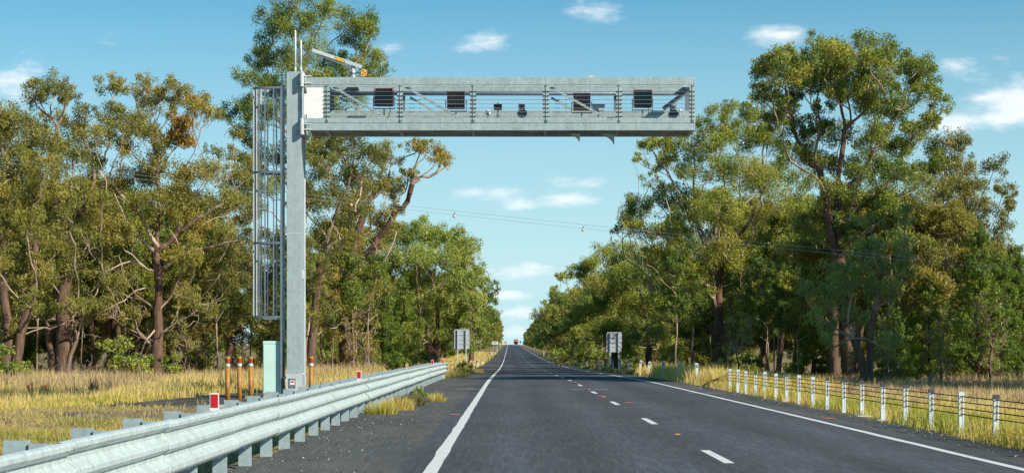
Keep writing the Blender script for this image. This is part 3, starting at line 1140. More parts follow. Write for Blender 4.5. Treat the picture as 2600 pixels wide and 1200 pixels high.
def flood(px0, px1, py0, py1, finned, lab):
    Sd = FPX / EY
    x0, x1 = (px0 - VPX) / Sd, (px1 - VPX) / Sd
    z1, z0 = EYE + (VPY - py0) / Sd, EYE + (VPY - py1) / Sd
    t = thing('infrared_flood', lab, 'floodlight', ((x0 + x1) / 2, EY, BCH[0] + .061), 'flood units on the gantry')
    if finned:
        MB().bevbox(x0 + .02, x1 - .02, EY + .1, EY + .28, z0, z1, .01).build('body', M['housing'], t)
        k = 13
        for i in range(k):
            x = x0 + (x1 - x0) * (i + .5) / k
            MB().box(x - .0095, x + .0095, EY - .04, EY + .12, z0 + .07, z1 + .005).build('cooling_fin', M['fin'], t)
        MB().box(x0 + .01, x1 - .01, EY - .03, EY + .12, z0 - .005, z0 + .065).build('lower_cover', M['housing'], t)
    else:
        MB().bevbox(x0 + .01, x1 - .01, EY + .0, EY + .2, z0, z1, .012).build('body', M['housing'], t)
        MB().box(x0 + .05, x1 - .05, EY - .006, EY - .001, z0 + .05, z1 - .05).build('window', M['glass'], t)
        for q in (x0 - .012, x1 - .03):
            MB().box(q, q + .045, EY - .05, EY - .008, z0 - .01, z1 + .012).build('side_cheek', M['fin'], t)
        for i in range(9):
            x = x0 + .04 + (x1 - x0 - .08) * i / 8
            MB().box(x - .005, x + .005, EY + .2, EY + .29, z0 + .02, z1 - .02).build('cooling_fin', M['housing'], t)
        MB().tube([(x1 - .1, EY + .05, z0), (x1 - .09, EY, z0 - .14), (x1 - .14, EY, z0 - .3), (x1 - .2, EY + .02, z0 - .38)], .012, 6).build('cable', M['black'], t)
    bracket(t, x0, x1, EY + .13, (z0 + z1) / 2, z0 - .07)
    return t


flood(950, 999, 224, 269, False, 'dark glass-fronted flood box nearest the gantry column')
flood(1134, 1181, 231, 275, True, 'finned brown flood unit second from the gantry column')
flood(1455, 1500, 236, 279, True, 'finned brown flood unit crossed by a diagonal brace')
flood(1609, 1655, 228, 272, False, 'dark glass-fronted flood box nearest the beam tip')


def camera_unit(px, pyc, w, lab):
    Sd = FPX / EY
    x, z = (px - VPX) / Sd, EYE + (VPY - pyc) / Sd
    t = thing('traffic_camera', lab, 'camera', (x, EY, BCH[0] + .061), 'cameras on the gantry')
    a_ = np.linspace(0, 2 * math.pi, 21)[:-1]

    def ring(y_, rx, rz):
        return [(x + rx * math.cos(a), y_, z + rz * math.sin(a)) for a in a_]
    MB().loft([ring(EY - .12, w, w * .72), ring(EY - .10, w * 1.06, w * .78), ring(EY + .3, w * .95, w * .7)]).build('housing', M['cam_grey'], t)
    MB().loft([ring(EY - .126, w * .9, w * .62), ring(EY - .1205, w * .9, w * .62)]).build('front_window', M['cam_dark'], t)
    for q in (-.48, .48):
        MB().tube([(x + q * w, EY - .134, z), (x + q * w, EY - .127, z)], w * .3, 12).build('lens', M['glass'], t)
    MB().box(x - .1, x + .08, EY - .02, EY + .15, z + w * .72, z + w * .72 + .16).build('top_box', M['cam_grey'], t)
    MB().box(x - .05, x + .03, EY - .028, EY - .021, z + w * .72 + .04, z + w * .72 + .12).build('top_sensor', M['cam_dark'], t)
    MB().tube([(x, EY + .1, z - w * .6), (x, EY + .1, BCH[0] + .061)], .03, 8).build('stand', M['cam_grey'], t)
    MB().tube([(x - .09, EY, z + w * .72 + .16), (x - .09, EY, z + w * .72 + .2)], .008, 4).build('lug', M['cam_grey'], t)
    return t


camera_unit(1325.5, 288, .135, 'oval-fronted traffic camera in the middle bay of the gantry')
camera_unit(1710.5, 290, .145, 'oval-fronted traffic camera in the bay at the beam tip')
Sd = FPX / EY
x, z = (1239.5 - VPX) / Sd, EYE + (VPY - 286) / Sd
t = thing('dome_camera', 'small white round camera left of the small black box on the gantry', 'camera', (x, EY, BCH[0] + .061))
rings = [[(x + .075 * math.cos(a) * s, EY + dy, z + .08 * math.sin(a) * s) for a in np.linspace(0, 2 * math.pi, 15)[:-1]] for dy, s in ((-.09, .55), (-.07, .9), (0, 1), (.12, .8))]
MB().loft(rings).build('housing', M['white'], t, True)
for q, s in ((-.028, .02), (.03, .02), (0, .026)):
    MB().tube([(x + q, EY - .1, z + (.02 if q else -.03)), (x + q, EY - .088, z + (.02 if q else -.03))], s, 8).build('lens', M['cam_dark'], t)
MB().tube([(x, EY + .05, z - .06), (x, EY + .05, BCH[0] + .061)], .022, 8).build('stand', M['cam_grey'], t)
x, z = (1264 - VPX) / Sd, EYE + (VPY - 271) / Sd
t = thing('radar_sensor', 'small black box sensor on splayed legs in the gantry middle bay', 'sensor', (x, EY, BCH[0] + .061))
MB().bevbox(x - .115, x + .115, EY - .03, EY + .12, z - .085, z + .08, .008).build('case', M['housing'], t)
MB().tube([(x, EY + .04, z + .08), (x, EY + .04, z + .11)], .025, 8).build('gland', M['cam_grey'], t)
for q in (-.09, .0, .09):
    MB().tube([(x, EY + .05, z - .08), (x + q, EY + .05, BCH[0] + .061)], .015, 6).build('leg', M['cam_grey'], t)
x0, x1 = (1504.5 - VPX) / Sd, (1535.5 - VPX) / Sd
z1, z0 = EYE + (VPY - 265) / Sd, EYE + (VPY - 281) / Sd
t = thing('junction_box', 'pale blue-grey junction box beside the braced flood unit', 'box', ((x0 + x1) / 2, EY, BCH[0] + .061))
MB().bevbox(x0, x1, EY - .02, EY + .14, z0, z1 - .012, .006).build('case', M['box_grey'], t)
MB().bevbox(x0 - .008, x1 + .008, EY - .03, EY + .15, z1 - .011, z1 + .004, .003).build('lid', M['box_grey'], t)
MB().tube([((x0 + x1) / 2, EY + .08, z0), ((x0 + x1) / 2, EY + .08, BCH[0] + .061)], .03, 8).build('stand', M['cam_grey'], t)
x = gxp(1733)
t = thing('bullet_camera', 'tiny white bullet camera on a bracket at the beam tip', 'camera', (x, EY + .4, BCH[0] + .061))
MB().tube([(x, EY + .28, gzp(272)), (x, EY + .31, gzp(272)), (x, EY + .5, gzp(270))], [.02, .035, .035], 10).build('barrel', M['white'], t, True)
MB().tube([(x, EY + .4, gzp(272) - .03), (x, EY + .4, BCH[0] + .061)], .014, 6).build('stand', M['galv_light'], t)

# ------------------------------------------------------------------ cabinet and bollards
cy = 54.72
cb = thing('equipment_cabinet', 'mint green metal equipment cabinet behind the ladder', 'cabinet', (at(690, 900, cy)[0], cy, float(gz(-6.6, cy))))
cz0, cz1 = 0.02, at(0, 865, cy)[2]
x0, x1 = at(667, 0, cy)[0], at(716.5, 0, cy)[0]
body = MB().bevbox(x0 + .008, x1 - .008, cy + .006, cy + .5, .12, cz1 - .075, .006).build('body', M['mint'], cb)
MB().bevbox(x0, x1, cy - .006, cy + .51, cz1 - .07, cz1, .012).build('lid', M['mint'], cb)
MB().box(x0 + .02, x1 - .02, cy + .02, cy + .48, cz0 - .05, .12).build('plinth', M['concrete'], cb)
MB().box(x0 + .03, x1 - .03, cy - .002, cy + .005, .16, cz1 - .1).build('door', M['mint'], cb)
MB().box(x0 + .385, x0 + .392, cy - .006, cy - .0025, .95, 1.0).build('lock', M['bolt'], cb)


def bollard(px, ptop, Y, lab):
    x, _, zt = at(px, ptop, Y)
    g = float(gz(x, Y))
    t = thing('bollard', lab, 'bollard', (x, Y, g), 'yellow bollards round the gantry column')
    r = .062
    MB().tube([(x, Y, g - .1), (x, Y, zt - .13 - .15)], r, 16).build('post', M['yellow'], t, True)
    MB().tube([(x, Y, zt - .28), (x, Y, zt - .19)], r + .0015, 16).build('silver_band', M['silver_tape'], t, True)
    MB().tube([(x, Y, zt - .19), (x, Y, zt - .155)], r, 16).build('yellow_gap', M['yellow'], t, True)
    MB().tube([(x, Y, zt - .155), (x, Y, zt - .1)], r + .0015, 16).build('red_band', M['maroon'], t, True)
    MB().tube([(x, Y, zt - .1), (x, Y, zt - .03), (x, Y, zt - .008), (x, Y, zt)], [r + .001, r + .001, r * .9, r * .5], 16).build('cap', M['yellow'], t, True)
    return t


bollard(578, 904, 49.6, 'leftmost yellow bollard with red and silver bands near the mint cabinet')
bollard(608, 903.5, 50.6, 'middle one of the three yellow bollards left of the mint cabinet')
bollard(636.5, 904, 52.2, 'yellow bollard standing nearest the left side of the mint cabinet')
bollard(790, 904, 53.4, 'lone yellow bollard right of the gantry column behind the guardrail')
# concrete pit lid beside the bollards
px_, py_ = -6.55, 46.2
pit = MB().bevbox(px_ - .55, px_ + .55, py_ - .5, py_ + .5, -.06, .04, .02).build('pit_cover', M['concrete'])
tag(pit, 'flat pale concrete pit cover in front of the yellow bollards', 'pit cover')
# ------------------------------------------------------------------ guardrail on the left
RX = -2.985           # back plane of the rail sheet
RAIL_END = 96.0
rail = thing('guardrail', 'galvanised three-ridge steel guardrail along the left shoulder', 'guardrail', (RX, 20.0, 0))
prof_pts = [(.010, .740), (.036, .748), (.062, .738), (.072, .722), (.072, .694), (.064, .682), (.014, .656), (.006, .648), (.006, .606), (.014, .594),
            (.064, .552), (.072, .540), (.072, .506), (.064, .494), (.014, .468), (.006, .460), (.006, .418), (.014, .406), (.064, .364), (.072, .352), (.072, .312), (.062, .294), (.030, .266), (.012, .264)]


def rail_x(y):
    """the rail runs straight, then bends a little away from the road at its far end"""
    return RX - 0.010 * max(0, y - 78) ** 1.25 * 0.25


def rail_section(y0, y1, off, lift):
    m = MB()
    n = len(prof_pts)
    stations = np.linspace(y0, y1, 4)
    rings = []
    for y in stations:
        x0 = rail_x(y) + random.uniform(-.005, .005)
        lift = lift + random.uniform(-.002, .002)
        o = [(x0 + d + off, y, z + float(prof(y)) + lift) for d, z in prof_pts]
        i = [(x0 + d + off - .007, y, z + float(prof(y)) + lift) for d, z in reversed(prof_pts)]
        rings.append(o + i)
    m.loft(rings)
    return m


y = 4.9
k = 0
while y < RAIL_END - 1:
    y1 = min(y + 4.3, RAIL_END + .15)
    s = rail_section(y, y1, 0.012 if k % 2 else -0.001, 0.002 * ((k * 7) % 5 - 2)).build('rail_section', M['rail'], rail)
    mb = MB()
    yb = y + 4.15
    if yb < RAIL_END:
        for zc in (.697, .509, .318):
            for q in (-.1, .1):
                xx = rail_x(yb) + .0725
                mb.box(xx, xx + .008, yb + q - .014, yb + q + .014, zc - .012 + float(prof(yb)), zc + .008 + float(prof(yb)))
        mb.build('splice_bolts', M['bolt'], rail)['kind'] = 'stuff'
    y += 4.0
    k += 1
# blunt end terminal with a rounded nose
m = MB()
ye = RAIL_END + .12
zg = float(prof(ye))
xe = rail_x(ye)
for a0, a1 in zip(np.linspace(0, 2.6, 8)[:-1], np.linspace(0, 2.6, 8)[1:]):
    p0 = (xe + .085 - .22 + .22 * math.cos(a0), ye + .22 * math.sin(a0))
    p1 = (xe + .085 - .22 + .22 * math.cos(a1), ye + .22 * math.sin(a1))
    m.bar((p0[0], p0[1], zg + .49), (p1[0], p1[1], zg + .49), .006, .48)
m.build('end_terminal', M['rail'], rail)
y = 4.9
while y < RAIL_END:
    zg = float(prof(y))
    x0 = rail_x(y)
    # C-shaped post: web facing along the road, two flanges
    p = MB()
    a, b = x0 - .165, x0 - .022
    g = zg - .1
    t = zg + .745
    p.box(a, b, y, y + .006, g, t)
    p.box(a, a + .006, y + .006, y + .09, g, t)
    p.box(b - .006, b, y + .006, y + .09, g, t)
    po = p.build('post', M['rail_post'], rail)
    q = MB()
    a, b = x0 - .335, x0 - .178
    q.box(a, b, y + .02, y + .026, zg + .2, zg + .765)
    q.box(b - .006, b, y + .026, y + .11, zg + .2, zg + .765)
    q.box(a, a + .006, y + .026, y + .11, zg + .2, zg + .765)
    q.build('block_out', M['rail_post'], po)
    bb = MB().box(x0 - .11, x0 - .075, y - .012, y - .0005, zg + .205, zg + .222).build('post_bolt', M['white'], po)
    y += 2.0

for (Y, lab) in ((20.7, 'red and white reflector nearest the camera on top of the guardrail'), (40.6, 'red and white guardrail reflector just right of the gantry column'),
                 (79.4, 'red and white guardrail reflector near the far end of the rail'), (94.2, 'red and white reflector at the very end of the guardrail')):
    x = rail_x(Y) - .11
    zg = float(prof(Y))
    t = thing('guardrail_reflector', lab, 'reflector', (x, Y, zg + .74), 'reflectors on the guardrail')
    ol = [(-.048, -.05), (.048, -.05), (.048, .128), (.038, .138), (-.038, .138), (-.048, .128)]
    MB().prism([(x + u, zg + .76 + w) for u, w in ol], 'y', Y - .03, Y - .018).build('backing', M['white'], t)
    MB().box(x - .039, x + .039, Y - .034, Y - .0305, zg + .745, zg + .885).build('red_face', M['red'], t)
Y = 59.6
x = rail_x(Y) - .11
t = thing('guardrail_reflector', 'small amber reflector on the guardrail beside the green bush', 'reflector', (x, Y, .74), 'reflectors on the guardrail')
MB().prism([(x + .05 * math.cos(a), .85 + .07 * math.sin(a)) for a in np.linspace(0, 2 * math.pi, 13)[:-1]], 'y', Y - .03, Y - .02).build('amber_face', M['stud'], t)
MB().box(x - .012, x + .012, Y - .018, Y - .01, .70, .84).build('backing', M['white'], t)

# ------------------------------------------------------------------ wire rope barrier on the right
CXB = 7.19
wr = thing('wire_rope_barrier', 'four black wire ropes strung through pale steel posts along the right verge', 'rope barrier', (CXB, 45.0, 0))
post_px = [2528, 2441, 2365, 2299, 2241.6, 2188.5, 2143, 2100, 2063.5, 2029, 1997.5, 1969.5, 1942, 1917.5, 1894, 1873.5, 1853.8]
ys = [CXB * FPX / (p - VPX) for p in post_px]
ys = [ys[0] - 4.8, ys[0] - 2.4] + ys
dark_caps = {2, 4, 5, 6, 7, 8, 9, 12, 15}
ROPES = (.62, .53, .435, .34)
for i, Y in enumerate(ys):
    zg = float(gz(CXB, Y))
    lean = random.uniform(-.012, .012)
    x = CXB
    h = zg + .69 + random.uniform(-.02, .025)

    def q(mb, x0, x1, y0, y1, z0, z1):
        b = len(mb.v)
        mb.box(x0, x1, y0, y1, z0, z1)
        mb.v[b:] = [(a + lean * (c - zg), b_, c) for a, b_, c in mb.v[b:]]
    p = MB()
    q(p, x - .040, x - .016, Y - .03, Y + .03, zg - .1, h)
    q(p, x + .016, x + .040, Y - .03, Y + .03, zg - .1, h)
    q(p, x - .016, x + .016, Y - .026, Y + .026, zg - .1, zg + .30)
    po = p.build('post', M['post_white'], wr)
    c = MB()
    q(c, x - .046, x + .046, Y - .036, Y + .036, h + .001, h + .012)
    q(c, x - .046, x + .046, Y - .038, Y - .0305, h - .05, h)
    q(c, x - .046, x + .046, Y + .0305, Y + .038, h - .05, h)
    c.build('cap', M['post_cap'] if (i - 0) in dark_caps else M['post_white'], po)
    c = MB()
    q(c, x - .015, x + .015, Y - .02, Y + .02, h - .12, h - .09)
    c.build('rope_spacer', M['post_white'], po)
for rz in ROPES:
    pts = []
    for i, Y in enumerate(ys):
        pts.append((CXB + (.0 if rz > .5 else .0), Y, float(gz(CXB, Y)) + rz))
    pts.append((CXB - .12, ys[-1] + 4.5, float(gz(CXB, ys[-1] + 4.5)) + .25))
    pts.append((CXB - .2, ys[-1] + 6.5 + rz * 2, float(gz(CXB, ys[-1] + 7)) + .0))
    MB().tube(pts, .009, 6).build('rope', M['rope'], wr)

# concrete mowing pads round two post feet
for i in (5, 6, 7):
    Y = ys[i]
    m = MB().bevbox(CXB - .16, CXB + .2, Y - .25, Y + .25, float(gz(CXB, Y)) - .05, float(gz(CXB, Y)) + .02, .03).build('post_footing', M['concrete'], wr)


# ------------------------------------------------------------------ guide posts and delineators
def guide_post(x, Y, h, lab, grp, tilt=0.0, darktop=False, w=.10, plain=False):
    g = float(gz(x, Y))
    t = thing('guide_post', lab, 'guide post', (x, Y, g), grp)
    c = 0.012
    o = [(-w / 2, 0), (w / 2, 0), (w / 2, .03), (w / 2 - c, .03), (w / 2 - c, c), (-w / 2 + c, c), (-w / 2 + c, .03), (-w / 2, .03)]
    b = MB()
    b.loft([[(x + u + tilt * (zz - g), Y + v_, zz) for u, v_ in o] for zz in (g - .1, g + h)])
    b.build('shaft', M['post_white'] if plain else M['white'], t)
    r_ = MB()
    zz0, zz1 = g + h * (.62 if darktop else .78), g + h * .93
    r_.box(x - w * .36, x + w * .36, Y - .006, Y - .001, zz0, zz1)
    r_.v = [(a + tilt * (c_ - g), b_, c_) for a, b_, c_ in r_.v]
    r_.build('reflector', M['galv_dull'] if plain else M['silver_tape'] if not darktop else M['maroon'], t)
    return t


gp = [(1774, .82, -.10), (1717, .80, .22), (1679.5, .82, .12), (1648, .8, .04), (1623, .86, .12), (1594.7, .88, .03), (1574.5, .88, 0), (1557, .86, -.05), (1541, .8, .1), (1528, .75, 0), (1517, .72, .05), (1490, .72, 0)]
ordn = ['first', 'second', 'third', 'fourth', 'fifth', 'sixth', 'seventh', 'eighth', 'ninth', 'tenth', 'eleventh', 'farthest']
for i, (px, h, tl) in enumerate(gp):
    Y = 7.3 * FPX / (px - VPX)
    ln = ' leaning sideways' if abs(tl) > .09 else ''
    guide_post(7.3, Y, h, 'pale guide post%s, %s along the right verge beyond the rope barrier' % (ln, ordn[i]), 'guide posts beyond the rope barrier', tl, w=.12, plain=True)
for i, px in enumerate((1197, 1203.6, 1209.5, 1214.8, 1224.8)):
    Y = 3.3 * FPX / (VPX - px)
    guide_post(-3.3, Y, .72, 'dark-topped white post, %s of five beyond the guardrail end' % ordn[i], 'posts beyond the guardrail end', 0, True)
for px, X, lab in ((1249, -3.5, 'lone white guide post in golden grass on the left verge'), (1262.5, -3.5, 'tiny far white guide post on the golden left verge'),
                   (1419, 7.4, 'nearest lone white guide post on the shaded right verge'), (1381, 7.4, 'middle lone white guide post on the shaded right verge'), (1359, 7.4, 'farthest white guide post on the shaded right verge')):
    Y = abs(X) * FPX / abs(px - VPX)
    guide_post(X, Y, .95, lab, 'far guide posts', 0, False, .12)


# ------------------------------------------------------------------ signs
def sign_back(px0, px1, py0, py1, Y, base_py, lab):
    x0, x1 = at(px0, 0, Y)[0], at(px1, 0, Y)[0]
    z1, z0 = at(0, py0, Y)[2], at(0, py1, Y)[2]
    xc = (x0 + x1) / 2
    g = float(gz(xc, Y))
    t = thing('road_sign', lab, 'sign', (xc, Y, g), 'road signs seen from behind')
    r = .08
    o = [(x0, z0 + r), (x0 + r, z0), (x1 - r, z0), (x1, z0 + r), (x1, z1 - r), (x1 - r, z1), (x0 + r, z1), (x0, z1 - r)]
    MB().prism(o, 'y', Y, Y + .012).build('panel', M['sign_back'], t)
    n = 5
    for i in range(n):
        zz = z0 + .07 + (z1 - z0 - .14) * i / (n - 1)
        MB().box(x0 + .02, x1 - .02, Y - .03, Y - .0005, zz - .022, zz + .022).build('stiffener_rail', M['sign_back'], t)
    for f in (.25, .79):
        x = x0 + (x1 - x0) * f
        MB().box(x - .04, x + .04, Y - .14, Y - .031, g - .2, z1 - .04).build('post', M['galv_light'], t)
    return t


sign_back(1153, 1191.8, 835.3, 886, 152, 935, 'back of a grey road sign on twin posts left of the road')
sign_back(1539.5, 1578.7, 842.4, 894, 148, 943, 'back of a grey road sign on twin posts right of the road')


def far_sign(px0, px1, py0, py1, Y, mat, lab, diamond=False, two=True, line=None):
    x0, x1 = at(px0, 0, Y)[0], at(px1, 0, Y)[0]
    z1, z0 = at(0, py0, Y)[2], at(0, py1, Y)[2]
    xc, zc = (x0 + x1) / 2, (z0 + z1) / 2
    g = float(gz(xc, Y))
    t = thing('road_sign', lab, 'sign', (xc, Y, g))
    if diamond:
        o = [(xc, z0), (x1, zc), (xc, z1), (x0, zc)]
    else:
        o = [(x0, z0), (x1, z0), (x1, z1), (x0, z1)]
    MB().prism(o, 'y', Y - .02, Y).build('panel', M[mat], t)
    for f in ((.2, .8) if two else (.5,)):
        x = x0 + (x1 - x0) * f
        MB().box(x - .05, x + .05, Y + .001, Y + .09, g - .3, z1 - .1 if not diamond else zc).build('post', M['galv'], t)
    if line:
        for i in range(line):
            zz = z1 - (z1 - z0) * (i + 1) / (line + 1)
            MB().box(x0 + .25, x1 - .25 - .2 * (i % 2), Y - .026, Y - .0205, zz - .07, zz + .07).build('legend_line', M['sign_dark'], t)
    return t


far_sign(1249, 1265, 866, 874, 560, 'sign_white', 'far pale rectangular road sign on the left verge', line=2)
far_sign(1267.3, 1273.5, 867.5, 876.5, 640, 'sign_yellow', 'far yellow diamond warning sign on the left verge', diamond=True, two=False)
far_sign(1280.5, 1286.5, 865.5, 872, 1250, 'sign_orange', 'very far orange sign at the road crest on the left', two=True)
far_sign(1319.4, 1323.2, 865, 870, 1300, 'sign_dark', 'very far small dark sign right of the truck', two=False)

# ------------------------------------------------------------------ oncoming truck
TY, TX = 1150.0, 3.95
g = float(prof(TY))
tr = thing('truck', 'distant red truck coming over the crest towards the camera', 'truck', (TX, TY, g))
MB().bevbox(TX - 1.2, TX + 1.2, TY, TY + 2.2, g + .75, g + 3.0, .12).build('cab', M['truck_red'], tr)
MB().bevbox(TX - 1.1, TX + 1.1, TY + .3, TY + 2.3, g + 3.001, g + 3.75, .15).build('roof_fairing', M['truck_red'], tr)
MB().box(TX - 1.05, TX + 1.05, TY - .02, TY - .001, g + 1.95, g + 2.75).build('windscreen', M['windscreen'], tr)
MB().box(TX - .75, TX + .75, TY - .04, TY - .001, g + .95, g + 1.85).build('grille', M['windscreen'], tr)
MB().bevbox(TX - 1.25, TX + 1.25, TY - .3, TY - .05, g + .4, g + .85, .05).build('bull_bar', M['chrome'], tr)
MB().box(TX - 1.1, TX + 1.1, TY - .1, TY - .045, g + 2.8, g + 3.0).build('sun_visor', M['white'], tr)
for sx in (-1, 1):
    MB().tube([(TX + sx * .95, TY + .3, g + .52), (TX + sx * 1.24, TY + .3, g + .52)], .52, 14).build('wheel', M['tyre'], tr)
    MB().box(TX + sx * .98 - .15, TX + sx * .98 + .15, TY - .05, TY - .002, g + 1.0, g + 1.2).build('headlight', M['white'], tr)
    MB().box(TX + sx * 1.36 - .1, TX + sx * 1.36 + .1, TY + .1, TY + .25, g + 1.95, g + 2.6).build('mirror', M['black'], tr)
    MB().tube([(TX + sx * 1.1, TY + 2.4, g + 1.2), (TX + sx * 1.1, TY + 2.4, g + 4.0)], .08, 8).build('exhaust_stack', M['chrome'], tr)
MB().bevbox(TX - 1.25, TX + 1.25, TY + 3, TY + 15, g + 1.2, g + 3.9, .05).build('trailer', M['truck_red'], tr)
for yy in (8, 11.5, 12.9):
    for sx in (-1, 1):
        MB().tube([(TX + sx * .8, TY + yy, g + .52), (TX + sx * 1.22, TY + yy, g + .52)], .52, 12).build('wheel', M['tyre'], tr)

# ------------------------------------------------------------------ overhead conductors and their marker balls
A1, B1 = Vector(at(-120, 387, 88)), Vector(at(2720, 690, 82))
A2, B2 = Vector(at(-120, 397, 87.4)), Vector(at(2720, 699, 81.4))
for a, b, lab in ((A1, B1, 'upper of two thin overhead wires crossing the whole view'), (A2, B2, 'lower of two thin overhead wires crossing the whole view')):
    pts = []
    for t_ in np.linspace(0, 1, 25):
        p = a.lerp(b, t_)
        p.z -= .42 * 4 * t_ * (1 - t_) * 0.5
        pts.append(p)
    o = MB().tube(pts, .0065, 5).build('overhead_wire', M['cable'])
    tag(o, lab, 'wire', 'overhead wires')


def wire_pt(px):
    # point on the lower wire above photo column px
    best = None
    for t_ in np.linspace(0, 1, 2000):
        p = A2.lerp(B2, t_)
        p.z -= .42 * 4 * t_ * (1 - t_) * 0.5
        q = abs(p.x / p.y * FPX + VPX - px)
        if best is None or q < best[0]:
            best = (q, p.copy())
    return best[1]


for px, lab in ((891, 'orange ball marker on the wire in front of the left trees'), (1152, 'marker ball with dark clip on the wire left of the road gap'),
                (1480, 'marker ball with dark clip on the wire right of the road gap'), (1670, 'pale orange marker ball on the wire against the right trees')):
    p = wire_pt(px)
    t = thing('wire_marker', lab, 'wire marker', p, 'marker balls on the overhead wire')
    bpts = [[(p.x + .062 * math.sin(f) * math.cos(a), p.y + .062 * math.sin(f) * math.sin(a), p.z - .07 + .062 * math.cos(f)) for a in np.linspace(0, 2 * math.pi, 13)[:-1]] for f in np.linspace(.15, 2.99, 8)]
    MB().loft(bpts).build('ball', M['ball'], t, True)
    if 1000 < px < 1600:
        MB().bar((p.x - .03, p.y, p.z - .02), (p.x + .045, p.y, p.z + .09), .03, .035, (0, 1, 0)).build('clip', M['black'], t)
    else:
        MB().box(p.x - .015, p.x + .015, p.y - .012, p.y + .012, p.z - .012, p.z + .02).build('clip', M['black'], t)
# ------------------------------------------------------------------ tree growing
def unit(v):
    v = np.asarray(v, float)
    return v / (np.linalg.norm(v, axis=-1, keepdims=True) + 1e-9)


